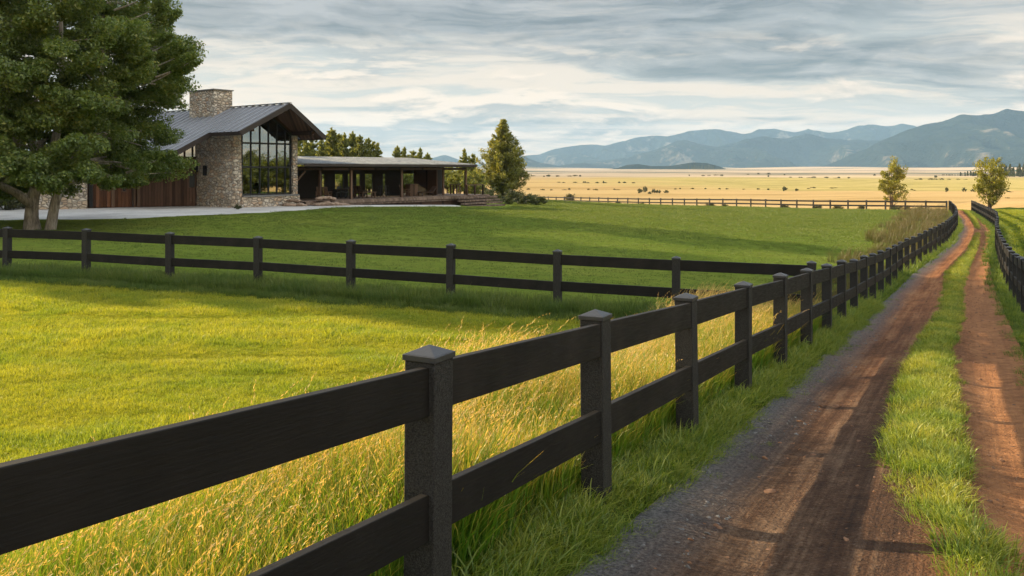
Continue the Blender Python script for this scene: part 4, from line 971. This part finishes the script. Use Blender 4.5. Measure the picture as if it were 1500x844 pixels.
# far wood at the right, one mass
C, Rd, A = [], [], []; r2 = random.Random(4)
for x0, x1, top, Y in ((1413, 1437, 250, 900), (1470, 1530, 237, 820), (1395, 1412, 256, 950), (1010, 1046, 240.5, 3000)):
    for i in range(int((x1 - x0) / (1.4 if Y < 2000 else 1.2))):
        x = r2.uniform(x0, x1); yb = 262; X = (x - CX) / F * Y; Yy = Y + r2.uniform(-15, 25); g = z1(X, Yy); hh = (-(top - HY) / F * Y - g) * r2.uniform(.65, 1.05)
        for j in range(6): f = j / 6; C.append((X, Yy, g + hh * (.1 + f * .85))); Rd.append((hh * .10, hh * .17 * (1.05 - f), hh * .17 * (1.05 - f))); A.append((0.02, 0, 1))
V, Fq = leaf_cloud(np.array(C), np.array(Rd), np.array(A, float), 40, .55, 8, up=.1)
o = link('distant_wood', mesh_np('distant_wood', V, Fq), None, M['leaf_dark']); tag(o, kind='stuff')

# ---- trees added outside the frame on the left to shade the lawn; on the right: mirrored in the gable window
big_c = [conifer_meshes(20, 9.5, 30, 150, .30, 140 + i, base=.04, shape=.45, droop=.1, loose=.25) for i in range(2)]
bigp = []
for tr, V, Fq in big_c:
    c_ = mesh_np('crown', V, Fq); c_.materials.append(M['leaf_big']); bigp.append((mk(tr, 'trunk', M['bark_brown']), c_))
for i in range(SHADE_N):
    Y = 42.0 + i * 4.4; X = -42 - i * 2.0 + (3.5 if i % 2 else -3.5) if i else -44.0
    a, b = bigp[i % 2]; s = (.95 + .25 * math.sin(i * 2.3)) * (1.12 if i < 3 else 1.22)
    tree_obj('added_shade_tree', (X, Y, z1(X, Y)), a, b, 'tall dark tree added beyond the left edge to shade the lawn', 'tree', 'shading trees added left of the house', sc=(s, s, s), rz=i)
for i, (X, Y) in enumerate(((70, 64), (68, 72), (70, 57), (76, 49), (74, 52), (80, 60), (77, 68), (84, 75), (90, 58), (88, 48), (72, 80), (96, 84), (100, 66), (95, 42), (82, 88), (74, 44))):
    a, b = bpro[i % 3]; s = 1.15 + .35 * math.sin(i * 1.9); tree_obj('leafy_tree', (X, Y, z1(X, Y)), a, b, 'spreading tree beyond the right edge, mirrored in the gable window', 'tree', 'trees right of the road', sc=(s * 1.4, s * 1.4, s), rz=i)
# ------------------------------------------------------------------ mountains
t = NT('mountain_slope'); p = t.pos(); geo = t.n('NewGeometry')
a = t.noise(p, .0016, 6, .6); b = t.noise(p, .009, 5, .65)
sp = t.n('SeparateXYZ'); t.ln(geo.outputs['Normal'], sp.inputs[0])
f = t.math('ADD', t.math('MULTIPLY', a, .6), t.math('MULTIPLY', b, .45))
col = t.ramp(f, [(0.40, (0.018, 0.032, 0.030)), (0.58, (0.035, 0.050, 0.042)), (0.66, (0.24, 0.20, 0.15)), (0.82, (0.42, 0.35, 0.27))])
d = t.n('BsdfDiffuse', Roughness=1.0); t.ln(col, d.inputs['Color']); t.ln(t.bump(b, .9, 55.0), d.inputs['Normal'])
M['mount'] = t.out(d.outputs[0])
def ridge(name, D, prof, depth, seed, spur=420.0, rough=.6, base=-9.0, mat='mount', n=260, m=90, back=.5, extra=0.0):
    """a real range: crest along prof (photo pixels) at distance D, slopes down to the plain in front and behind, cut by spurs"""
    xs = np.array([q[0] for q in prof], float); ys_ = np.array([q[1] for q in prof], float)
    u = np.linspace(xs[0], xs[-1], n); top = np.interp(u, xs, ys_); ker = np.hanning(5); ker /= ker.sum(); top = np.convolve(np.pad(top, 2, mode='edge'), ker, 'valid')
    X = (u - CX) / F * D; H = (-(top - HY) / F * D - base) * (1 + .012 * fbm(X, X * 0, 260, seed + 3, 3) + .008 * fbm(X, X * 0, 90, seed + 4, 3))
    rows = []
    for j in range(m + 1):
        s = -1 + (1 + back) * j / m                        # -1 foot in front, 0 crest, +back behind
        Yj = D + s * depth; A_s = abs(s) / (1 if s < 0 else back)
        warp = fbm(X, np.full_like(X, Yj), spur * 2.2, seed + 1, 3) * spur * .9
        n1 = fbm(X + warp, np.full_like(X, Yj * .22), spur, seed, 4); rid = 1 - np.abs(n1) * 2.4
        prof_s = (1 - A_s) ** 1.25
        cut = rough * 4 * A_s * (1 - A_s) * np.minimum(rid - .78, .02)
        det = .035 * fbm(X, np.full_like(X, Yj), 90, seed + 7, 4) * (1 - A_s)
        Z = base + H * np.clip(prof_s + cut * prof_s ** .35 + det, -.02, 1.04)
        if A_s >= .999: Z = np.full_like(X, base - 3)
        rows.append(np.stack([X * (Yj / D) ** .0, np.full_like(X, Yj), Z], -1))
    o = grid_mesh(name, rows, None, M[mat]); tag(o, kind='structure'); return o
ridge('mountains', 9400, [(560, 250), (612, 240), (632, 232), (652, 226), (672, 234), (700, 242), (745, 238), (768, 228), (788, 227), (807, 220), (828, 215), (849, 212.7), (868, 212), (887, 213.5), (913, 206.5), (935, 200.7), (964, 198.5), (988, 199), (1012, 192), (1037, 188.7), (1052, 189.5), (1073, 192.7), (1087, 196), (1100, 194), (1113, 189), (1135, 187), (1153, 192), (1164, 195), (1185, 189), (1212, 195), (1233, 192.7), (1260, 183), (1271, 182), (1303, 186.5), (1321, 180.7), (1340, 184.7), (1380, 200), (1430, 215), (1500, 240)], 1900, 31, 520, 2.0)
ridge('mountains', 7300, [(780, 250), (830, 243), (860, 240), (880, 236), (915, 231), (950, 222), (975, 213), (990, 207), (1005, 205), (1025, 211), (1050, 215), (1075, 209), (1090, 205), (1115, 200), (1150, 203), (1168, 199), (1183, 196), (1210, 203), (1245, 205), (1287, 206), (1320, 214), (1360, 232), (1400, 245), (1430, 250)], 1600, 47, 420, 2.2)
ridge('mountains', 5600, [(1180, 250), (1215, 240), (1245, 228), (1270, 216), (1285, 208), (1300, 202), (1327, 191), (1353, 180.7), (1372, 178.5), (1401, 170), (1420, 169), (1436, 166), (1455, 161.5), (1473, 156.5), (1500, 159), (1540, 166), (1590, 170), (1650, 190), (1720, 215), (1800, 248)], 1700, 83, 360, 2.2, m=140, n=380)
ridge('foothills', 6300, [(690, 250), (735, 240), (755, 229), (768, 230), (790, 238), (818, 243), (838, 240), (858, 239), (880, 243), (905, 246), (960, 250)], 700, 12, 300, .3)
ridge('low_hill', 3300, [(880, 249.5), (905, 246), (920, 241), (935, 240), (955, 243), (985, 242.5), (1000, 240), (1015, 237.5), (1035, 238.5), (1052, 243), (1066, 249)], 260, 22, 120, .2, n=120, m=40)
ridge('low_hill', 2900, [(1430, 250), (1455, 245), (1490, 243), (1530, 244), (1580, 250)], 200, 27, 110, .2, n=80, m=30)

# ------------------------------------------------------------------ grass
def tuft(name, n, h, spread, w, lean, seed, mat, seeds=0, sh=1.25, curl=.5, wind=.12):
    """blades as tapered strips; seed heads as small husks along the tips of taller stems"""
    r = np.random.default_rng(seed); V, Fq, UV = [], [], []
    def strip(p0, d, hh, ww, cu, u, k=4, tipw=.12):
        sd = Vector((-d.y, d.x, 0)) if d.length > 0 else Vector((1, 0, 0)); a0 = len(V); a = r.uniform(0, 6.28); sd = Vector((math.cos(a), math.sin(a), 0)); pts = []
        for i in range(k + 1):
            f = i / k; c = p0 + d * (hh * cu * f * f) + Vector((0, 0, hh * (f - .35 * cu * f ** 3))); wi = ww * (1 - f) ** .7 + ww * tipw
            V.append(c - sd * wi / 2); V.append(c + sd * wi / 2); UV.append((u, f)); UV.append((u, f)); pts.append(c)
        for i in range(k): b = a0 + 2 * i; Fq.append((b, b + 1, b + 3, b + 2))
        return pts
    for i in range(n):
        a = r.uniform(0, 6.28); q = spread * math.sqrt(r.random()); p0 = Vector((math.cos(a) * q, math.sin(a) * q, -.02)); b = a + r.normal() * .9
        d = Vector((math.cos(b), math.sin(b), 0)) * lean * r.uniform(.2, 1.1) + Vector((wind, -.25 * wind, 0)) * lean; strip(p0, d, h * r.uniform(.5, 1.1), w * r.uniform(.7, 1.3), curl * r.uniform(.5, 1.5), 0.1)
    for i in range(seeds):
        a = r.uniform(0, 6.28); q = spread * math.sqrt(r.random()); p0 = Vector((math.cos(a) * q, math.sin(a) * q, -.02)); b = r.normal() * .9 - .3
        d = Vector((math.cos(b), math.sin(b), 0)) * r.uniform(.25, .8); hh = h * sh * r.uniform(.8, 1.15); pts = strip(p0, d, hh, w * .38, .55, 0.1, 6, .6)
        # drooping panicle
        tip = pts[-1]; dr = (pts[-1] - pts[-2]).normalized()
        for j in range(11):
            f = j / 10; c = tip + dr * (f - .45) * h * .30 + Vector((r.normal() * .004, r.normal() * .004, -.12 * h * max(0, f - .3) ** 2)); L = h * .020 * (1.2 - .6 * f); ax = (dr + Vector((r.normal(), r.normal(), r.normal() + .1)) * .35).normalized(); sdv = ax.cross(Vector((r.normal(), r.normal(), r.normal()))).normalized()
            a0 = len(V)
            for vv in (c - ax * L, c - sdv * L * .2, c + ax * L, c + sdv * L * .2): V.append(vv); UV.append((.9, 1))
            Fq.append((a0, a0 + 1, a0 + 2, a0 + 3))
    me = mesh_np(name, np.array([tuple(v) for v in V]), np.array(Fq), np.array(UV)); me.materials.append(mat)
    return bpy.data.objects.new(name, me)
def scatter(name, pts, variants, scl, kind='stuff', tilt=.12):
    """pts (n,3); one object, tufts instanced on its points"""
    n = len(pts)
    me = bpy.data.meshes.new(name); me.vertices.add(n); me.vertices.foreach_set('co', np.asarray(pts, np.float32).ravel())
    r = np.random.default_rng(len(name) + n)
    for nm, tp, arr in (('scl', 'FLOAT', np.asarray(scl, np.float32)), ('idx', 'INT', r.integers(0, len(variants), n).astype(np.int32))):
        at = me.attributes.new(nm, tp, 'POINT'); at.data.foreach_set('value', arr)
    rot = np.stack([r.normal(0, tilt, n), r.normal(0, tilt, n), r.uniform(-.9, .9, n) if tilt < .1 else r.uniform(0, 6.28, n)], -1).astype(np.float32)
    at = me.attributes.new('rot', 'FLOAT_VECTOR', 'POINT'); at.data.foreach_set('vector', rot.ravel())
    me.update(); o = bpy.data.objects.new(name, me); COL.objects.link(o); tag(o, kind=kind)
    col = bpy.data.collections.new(name + '_tufts')
    for v in variants: col.objects.link(v)
    ng = bpy.data.node_groups.new(name, 'GeometryNodeTree')
    ng.interface.new_socket('Geometry', in_out='INPUT', socket_type='NodeSocketGeometry'); ng.interface.new_socket('Geometry', in_out='OUTPUT', socket_type='NodeSocketGeometry')
    N = ng.nodes; gi = N.new('NodeGroupInput'); go = N.new('NodeGroupOutput'); ci = N.new('GeometryNodeCollectionInfo'); ci.inputs['Collection'].default_value = col; ci.inputs['Separate Children'].default_value = True; ci.inputs['Reset Children'].default_value = True
    ip = N.new('GeometryNodeInstanceOnPoints'); ip.inputs['Pick Instance'].default_value = True
    def na(t_, k):
        q = N.new('GeometryNodeInputNamedAttribute'); q.data_type = t_; q.inputs['Name'].default_value = k; return q.outputs['Attribute']
    ng.links.new(gi.outputs[0], ip.inputs['Points']); ng.links.new(ci.outputs[0], ip.inputs['Instance'])
    ng.links.new(na('INT', 'idx'), ip.inputs['Instance Index']); ng.links.new(na('FLOAT', 'scl'), ip.inputs['Scale'])
    e2r = N.new('FunctionNodeEulerToRotation'); ng.links.new(na('FLOAT_VECTOR', 'rot'), e2r.inputs[0]); ng.links.new(e2r.outputs[0], ip.inputs['Rotation'])
    ng.links.new(ip.outputs[0], go.inputs[0])
    m = o.modifiers.new('tufts', 'NODES'); m.node_group = ng
    return o
def in_view(X, Y, pad=.08): return (X > (-.6 - pad) * Y - 1.0) & (X < (.6 + pad) * Y + 1.0)
def sample(n, x0, x1, y0, y1, fn):
    X = rng.uniform(x0, x1, n); Y = rng.uniform(y0, y1, n); k = fn(X, Y); return X[k], Y[k]
def road_z(X, Y):
    """height of the road sheet"""
    out = zt(X, Y, False)
    for i in range(len(X)):
        j = min(np.searchsorted(road_ys, Y[i]), len(road_ys) - 1); row = ROADV[j]; out[i] = np.interp(X[i], row[:, 0], row[:, 2])
    return out
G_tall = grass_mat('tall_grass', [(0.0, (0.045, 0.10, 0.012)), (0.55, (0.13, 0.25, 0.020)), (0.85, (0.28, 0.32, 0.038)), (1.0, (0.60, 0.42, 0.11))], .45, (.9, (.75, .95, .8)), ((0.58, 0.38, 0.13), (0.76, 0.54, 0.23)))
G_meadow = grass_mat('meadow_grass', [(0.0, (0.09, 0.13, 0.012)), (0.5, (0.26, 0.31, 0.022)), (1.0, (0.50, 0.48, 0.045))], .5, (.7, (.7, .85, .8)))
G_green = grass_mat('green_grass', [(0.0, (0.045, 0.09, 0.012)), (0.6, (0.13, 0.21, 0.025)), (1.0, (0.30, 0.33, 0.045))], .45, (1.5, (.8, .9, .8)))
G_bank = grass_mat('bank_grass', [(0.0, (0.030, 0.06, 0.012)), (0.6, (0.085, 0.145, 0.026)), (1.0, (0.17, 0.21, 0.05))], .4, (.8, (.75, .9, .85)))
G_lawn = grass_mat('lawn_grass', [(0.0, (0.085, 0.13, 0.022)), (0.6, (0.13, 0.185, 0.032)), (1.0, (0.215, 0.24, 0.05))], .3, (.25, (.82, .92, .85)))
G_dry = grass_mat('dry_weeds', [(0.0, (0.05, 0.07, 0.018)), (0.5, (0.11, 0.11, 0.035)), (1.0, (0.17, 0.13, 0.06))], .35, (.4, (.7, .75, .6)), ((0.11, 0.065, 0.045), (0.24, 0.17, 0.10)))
tall = [tuft(f'tall_grass_tuft', 42, .56, .13, .0050, .50, 100 + i, G_tall, seeds=3, wind=.45) for i in range(4)]
tall_g = [tuft(f'tall_grass_tuft', 60, .46, .13, .0060, .6, 110 + i, G_tall, seeds=1, wind=.08) for i in range(3)]
mead = [tuft(f'meadow_tuft', 46, .085, .12, .0052, .7, 120 + i, G_meadow, curl=.8) for i in range(4)]
G_median = grass_mat('median_grass', [(0.0, (0.06, 0.10, 0.014)), (0.5, (0.21, 0.27, 0.03)), (1.0, (0.52, 0.50, 0.075))], .45, (1.3, (.6, .8, .7)))
median = [tuft(f'median_tuft', 44, .13, .10, .0050, .8, 160 + i, G_median, curl=.9) for i in range(4)]
green = [tuft(f'grass_tuft', 44, .13, .10, .0050, .8, 130 + i, G_green, curl=.9) for i in range(4)]
bank = [tuft(f'bank_tuft', 44, .34, .16, .008, .6, 140 + i, G_bank, seeds=1) for i in range(3)]
weeds = [tuft(f'weed_tuft', 26, .75, .22, .016, .45, 150 + i, G_dry, seeds=7, sh=1.3) for i in range(3)]
perp = lambda X, Y: (X - fx_l(Y)) * .885
# tall golden grass left of the main fence
wid = lambda Y: 2.45 + .35 * np.sin(Y * .9) + .25 * np.sin(Y * 2.3 + 1)
X, Y = sample(60000, -6, 8, .6, 21.5, lambda X, Y: (perp(X, Y) < -.27) & (perp(X, Y) > -wid(Y)) & (Y < xline(X) - .3) & in_view(X, Y, .3))
q = perp(X, Y); k = rng.random(len(X)) < np.where(q > -.9, .95, .6); X, Y, q = X[k], Y[k], q[k]
Z = zt(X, Y); edge = np.clip((wid(Y) + q) / .5, .25, 1); near = q > -.95
s_ = rng.uniform(.75, 1.25, len(X)) * (.35 + .65 * edge) * np.where(near, 1.32, 1.14) * (1 + .28 * fbm(X, Y, 1.6, 44, 2))
P = np.c_[X, Y, Z]
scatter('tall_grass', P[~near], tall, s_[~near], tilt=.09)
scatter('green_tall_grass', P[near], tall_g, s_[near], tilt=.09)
# sparse stems out in the meadow edge
X, Y = sample(9000, -9, 7, 2, 20, lambda X, Y: (perp(X, Y) < -wid(Y)) & (perp(X, Y) > -wid(Y) - 1.0) & (Y < xline(X) - 1.2) & in_view(X, Y, .2))
k = rng.random(len(X)) < .35 * np.clip(1 + (perp(X, Y) + wid(Y)) / 1.0, 0, 1) ** 2; X, Y = X[k], Y[k]
scatter('meadow_edge_grass', np.c_[X, Y, zt(X, Y)], tall, rng.uniform(.45, .8, len(X)), tilt=.1)
# short meadow
X, Y = sample(150000, -20, 8, 4, 26, lambda X, Y: (perp(X, Y) < -1.7) & (Y < xline(X) - 1.3) & in_view(X, Y))
k = rng.random(len(X)) < np.clip((9 / np.hypot(X, Y)) ** 1.1, .12, 1); X, Y = X[k], Y[k]; d = np.hypot(X, Y)
row = .62 * fbm(X * .6 + Y * .15, Y * 2.2 - X * .3, 1.6, 61, 3) + .25 * fbm(X, Y, 5, 62, 2)
s_ = rng.uniform(.75, 1.2, len(X)) * (1 + row * 1.3) * np.clip(d / 11, 1, 1.5)
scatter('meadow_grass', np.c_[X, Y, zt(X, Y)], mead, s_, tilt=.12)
# bank along the cross fence
X, Y = sample(60000, -24, 8, 14, 32, lambda X, Y: (Y - xline(X) > -1.6) & (Y - xline(X) < 1.25) & (perp(X, Y) < -.1) & in_view(X, Y))
k = rng.random(len(X)) < .65; X, Y = X[k], Y[k]; e = np.abs(Y - xline(X) + .1)
scatter('bank_grass', np.c_[X, Y, zt(X, Y)], bank, rng.uniform(.6, 1.15, len(X)) * np.where(e < .75, 1.25, .62) * np.where(Y - xline(X) > .6, .7, 1), tilt=.12)
# verge between the fence and the road, and on the far side of the road
X, Y = sample(90000, -4, 12, 2.8, 22, lambda X, Y: in_view(X, Y) & (perp(X, Y) > -.3) & (X < fx_l(Y) + .37 + .13 * np.sin(Y * 1.9) + .12 * np.sin(Y * 5.3) + .09 * np.sin(Y * 11) + .3 * rng.random(len(X)) ** 4))
e = X - fx_l(Y)
scatter('roadside_grass', np.c_[X, Y, zt(X, Y) - .01], green, rng.uniform(.6, 1.25, len(X)) * np.clip(2.3 - 3.2 * np.clip(e, 0, 1), .5, 2.1) * np.clip(Y / 16, 1, 2), tilt=.15)
X, Y = sample(260000, -6, 60, 2.5, 105, lambda X, Y: in_view(X, Y) & (((perp(X, Y) > -.25) & (X < fx_l(Y) + .37 + .13 * np.sin(Y * 1.9) + .12 * np.sin(Y * 5.3) + .09 * np.sin(Y * 11))) | ((X > fx_r(Y) - .55 + .12 * np.sin(Y * 2.7)) & (X < fx_r(Y) + .9))))
k = rng.random(len(X)) < np.clip((12 / Y), .25, 1); X, Y = X[k], Y[k]; e = X - fx_l(Y)
hgt = np.where(e < .6, np.clip(1.9 - 2.6 * np.clip(e, 0, 1), .45, 1.7), 1.2) * np.clip(Y / 16, 1, 2.0)
scatter('verge_grass', np.c_[X, Y, zt(X, Y) - .01], green, rng.uniform(.6, 1.2, len(X)) * hgt, tilt=.15)
# grass strip between the wheel tracks
wob = lambda Y: .07 * np.sin(Y * 3.1) + .05 * np.sin(Y * 7.7 + 1)
X, Y = sample(1300000, 1.5, 62, 4, 118, lambda X, Y: in_view(X, Y) & (X > sl_l(Y) + wob(Y) + .04) & (X < sl_r(Y) + wob(Y + 4) - .04))
bare = fbm(X * 1.4, Y, .9, 91, 3); rag = np.minimum(X - sl_l(Y), sl_r(Y) - X) / (sl_r(Y) - sl_l(Y)); k = rng.random(len(X)) < np.clip((11 / Y), .25, 1) * np.clip(.35 + rag * 5.5 + bare * 1.6, 0.0, 1); X, Y = X[k], Y[k]; L = (sl_l(Y) + sl_r(Y)) / 2; hw = (sl_r(Y) - sl_l(Y)) / 2
e = 1 - np.clip(np.abs(X - L) / hw, 0, 1)
s_ = rng.uniform(.7, 1.15, len(X)) * (.5 + .6 * np.clip(e * 2.2, 0, 1)) * (1 + .35 * fbm(X * 1.5, Y, .8, 77, 2)) * np.clip(Y / 25, 1, 1.35) * 1.15
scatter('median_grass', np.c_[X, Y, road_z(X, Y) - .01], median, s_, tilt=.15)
# brown weeds on the lawn side of the fence further on
X, Y = sample(60000, 4, 58, 17, 110, lambda X, Y: (perp(X, Y) < -.4) & (perp(X, Y) > -(1.4 + np.clip((Y - 20) / 40, 0, 1) * 3.2) + .7 * np.sin(Y * .45)) & (Y > xline(X) + .6))
k = rng.random(len(X)) < np.clip(22 / Y, .3, 1) * .6; X, Y = X[k], Y[k]
scatter('dry_weeds', np.c_[X, Y, zt(X, Y)], weeds, rng.uniform(.35, .85, len(X)) * np.clip(Y / 35, 1, 1.35), tilt=.08)
# near part of the lawn and the right-hand pasture
X, Y = sample(150000, -60, 50, 18, 130, lambda X, Y: (Y > xline(X) + 1.0) & (perp(X, Y) < -1.2) & in_view(X, Y) & (Y < bline(X)) & ~near_drive(X, Y, -.3) & ~((X > -36) & (X < 0) & (Y > 60 + np.maximum(X + 14, 0)) & (Y < 92)))
k = rng.random(len(X)) < 1; X, Y = X[k], Y[k]
lawn_t = [tuft('lawn_tuft', 40, .055, .24, .010, .6, 170 + i, G_lawn, curl=.6) for i in range(3)]
scatter('lawn_grass', np.c_[X, Y, zt(X, Y)], lawn_t, rng.uniform(.6, 1.3, len(X)) * np.clip(Y / 34, 1, 2.4), tilt=.1)
X, Y = sample(60000, 12, 90, 18, 118, lambda X, Y: (X > fx_r(Y) + .6) & in_view(X, Y))
past = [tuft('pasture_tuft', 34, .20, .3, .014, .6, 180 + i, G_meadow, curl=.7) for i in range(3)]
k = rng.random(len(X)) < .55; X, Y = X[k], Y[k]
scatter('pasture_grass', np.c_[X, Y, zt(X, Y)], past, rng.uniform(.6, 1.3, len(X)) * (1 + .5 * fbm(X, Y, 4, 3, 2)), tilt=.12)

# ---- stones on the road
def pebble(seed, m):
    b = MB(); rock_mesh(b, (0, 0, 0), 1.0, seed); me = mk(b, 'pebble', m); return bpy.data.objects.new('pebble', me)
M['peb'] = plain('grey_pebbles', (0.07, 0.07, 0.075), .95, 0, (0.19, 0.185, 0.18), .7)
M['clod'] = plain('red_clods', (0.10, 0.05, 0.03), .95, 0, (0.26, 0.14, 0.08), .7)
X, Y = sample(30000, -2, 12, 3.6, 24, lambda X, Y: (X > fx_l(Y) + .33) & (X < fx_l(Y) + .33 + .45 * np.abs(np.sin(Y * .9)) + .25))
k = rng.random(len(X)) < .8; X, Y = X[k], Y[k]
scatter('road_gravel', np.c_[X, Y, road_z(X, Y)], [pebble(i, M['peb']) for i in (1, 2, 3)], rng.lognormal(0, .45, len(X)) * .0095, tilt=.5)
X, Y = sample(45000, -1, 16, 3.6, 30, lambda X, Y: (X > fx_l(Y) + .8) & (X < fx_r(Y) - .4) & ~((X > sl_l(Y)) & (X < sl_r(Y))))
k = rng.random(len(X)) < .35; X, Y = X[k], Y[k]
scatter('road_clods', np.c_[X, Y, road_z(X, Y)], [pebble(i, M['clod']) for i in (4, 5, 6)], rng.lognormal(0, .55, len(X)) * .0085, tilt=.5)

# ------------------------------------------------------------------ haze
hz = MB(); bx(hz, -10500, 10500, -1600, 11500, -14, 540)
t = NT('haze_air'); pv = t.n('VolumePrincipled', Density=HAZE, Anisotropy=0.0); pv.inputs['Color'].default_value = (.40, .66, 1.0, 1)
o = hz.build('haze', t.out(None, pv.outputs[0])); tag(o, kind='stuff')

# ------------------------------------------------------------------ sky, sun, camera
w = bpy.data.worlds.new('World'); scene.world = w; w.use_nodes = True
t = NT('w', world=w)
sky = t.n('TexSky'); sky.sky_type = 'NISHITA'; sky.sun_disc = False; sky.sun_elevation = R(SUN_EL); sky.sun_rotation = math.atan2(-SUN_DIR[0], -SUN_DIR[1]); sky.air_density = 1.2; sky.dust_density = 2.0
gen = t.n('TexCoord').outputs['Generated']; sp = t.n('SeparateXYZ'); t.ln(gen, sp.inputs[0])
zc = t.math('MAXIMUM', sp.outputs[2], 0.0)
den = t.math('ADD', zc, .11)
cx_ = t.math('DIVIDE', sp.outputs[0], den); cy_ = t.math('DIVIDE', sp.outputs[1], den)
cv = t.n('CombineXYZ'); t.ln(cx_, cv.inputs[0]); t.ln(cy_, cv.inputs[1])
P = cv.outputs[0]
warp = t.n('TexNoise', Scale=1.2, Detail=5.0); t.ln(P, warp.inputs['Vector'])
wv = t.n('VectorMath', _operation='MULTIPLY_ADD'); t.ln(warp.outputs['Color'], wv.inputs[0]); wv.inputs[1].default_value = (.9, .7, 0); t.ln(P, wv.inputs[2])
n1 = t.noise(t.mapping(wv.outputs[0], (.40, 1.0, 1), (0, 0, R(6)), (SX, 1.7, 0)), 1.7, 10, .60)      # puffs
n2 = t.noise(t.mapping(wv.outputs[0], (.28, 1.0, 1), (0, 0, R(-5)), (SX + 4, 4.2, 0)), .85, 7, .56)   # grey decks
n3 = t.noise(t.mapping(wv.outputs[0], (.6, 1.0, 1), (0, 0, 0), (1, SX, 0)), 4.5, 6, .6)
blue = t.mix(t.mr(zc, 0, .2), (.72, .74, .72), (.50, .58, .63))
white = t.mix(t.mr(zc, 0, .2), (1.0, .88, .74), (.88, .84, .78))
k1 = t.math('ADD', n1, t.math('MULTIPLY', t.math('SUBTRACT', n3, .5), .25))
c = t.mix(t.math('MULTIPLY', t.mr(k1, .44, .57, smooth=True), .95), blue, white)
greyc = t.mix(t.mr(t.math('ADD', n3, t.math('MULTIPLY', n1, .6)), .65, .95), (.15, .19, .235), (.46, .50, .55))
gf = t.math('ADD', t.mr(n2, .44, .60, 0, 1), t.mr(zc, .09, .19, -.25, .72)); gf = t.math('ADD', gf, t.math('MULTIPLY', t.math('SUBTRACT', n1, .5), -1.2)); gf = t.mr(gf, 0.05, .95, 0, .95, smooth=True)
c = t.mix(gf, c, greyc)
# heaped cloud low over the horizon: lit from above, grey below
az = t.math('ARCTAN2', sp.outputs[0], sp.outputs[1])
def heap(dz):
    q = t.n('CombineXYZ'); t.ln(t.math('MULTIPLY', az, 4.6), q.inputs[0]); t.ln(t.math('MULTIPLY', t.math('ADD', zc, dz), 21.0), q.inputs[1]); q.inputs[2].default_value = HX
    return t.noise(q.outputs[0], 1.0, 8, .58, .35)
h0, h1 = heap(0), heap(.008)
lit = t.mr(t.math('SUBTRACT', h0, h1), -.035, .045)
hc = t.mix(lit, (.40, .44, .48), (1.12, 1.0, .86))
hm = t.math('MULTIPLY', t.mr(h0, .47, .58, smooth=True), t.math('MULTIPLY', t.mr(zc, .012, .035), t.mr(zc, .17, .10)))
c = t.mix(t.math('MULTIPLY', hm, .85), c, hc)
c = t.mix(1.0, c, t.mix(t.mr(zc, .0, .16), (1.32, 1.10, .90), (1.08, 1.0, .93)), 'MULTIPLY')
c = t.mix(t.mr(zc, .24, .5), c, (1.0, 1.08, 1.18))       # sky overhead, out of view, brightened to lift the fill light
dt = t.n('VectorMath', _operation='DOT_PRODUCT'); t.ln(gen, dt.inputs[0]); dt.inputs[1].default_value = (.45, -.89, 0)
c = t.mix(1.0, c, t.mix(t.mr(dt.outputs['Value'], .0, .8), (1, 1, 1), (2.3, 2.05, 1.7)), 'MULTIPLY')       # unseen sky behind the camera, brightened to fill the house front and posts
bg1 = t.n('Background', Strength=.06); t.ln(sky.outputs[0], bg1.inputs['Color'])
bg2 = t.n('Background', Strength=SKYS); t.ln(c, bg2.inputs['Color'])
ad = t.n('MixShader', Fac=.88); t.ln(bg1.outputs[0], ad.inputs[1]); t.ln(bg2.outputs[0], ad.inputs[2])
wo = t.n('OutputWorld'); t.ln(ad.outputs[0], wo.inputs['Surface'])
w.cycles.sampling_method = 'MANUAL'; w.cycles.sample_map_resolution = 512

sd = bpy.data.lights.new('sun', 'SUN'); sd.energy = 5.0; sd.angle = R(.6); sd.color = (1.0, .78, .48)
so = bpy.data.objects.new('sun', sd); COL.objects.link(so)
v = Vector((SUN_DIR[0], SUN_DIR[1], 0)).normalized() * math.cos(R(SUN_EL)) + Vector((0, 0, -math.sin(R(SUN_EL))))
so.rotation_euler = v.to_track_quat('-Z', 'Y').to_euler()

cam = bpy.data.cameras.new('camera'); cam.sensor_width = 36; cam.lens = 30.0; cam.shift_y = (HY - 422) / 1500; cam.clip_start = .05; cam.clip_end = 40000
co = bpy.data.objects.new('camera', cam); COL.objects.link(co); co.location = (0, 0, 0); co.rotation_euler = (R(90), 0, 0)
scene.camera = co
vs_ = scene.view_settings; vs_.view_transform = 'Standard'; vs_.look = 'None'; vs_.exposure = EXPO; vs_.gamma = 1
scene.cycles.use_denoising = True
scene.cycles.max_bounces = 6; scene.cycles.transparent_max_bounces = 12; scene.cycles.volume_bounces = 1; scene.cycles.sample_clamp_indirect = 6
scene.cycles.use_adaptive_sampling = True; scene.cycles.adaptive_threshold = .02
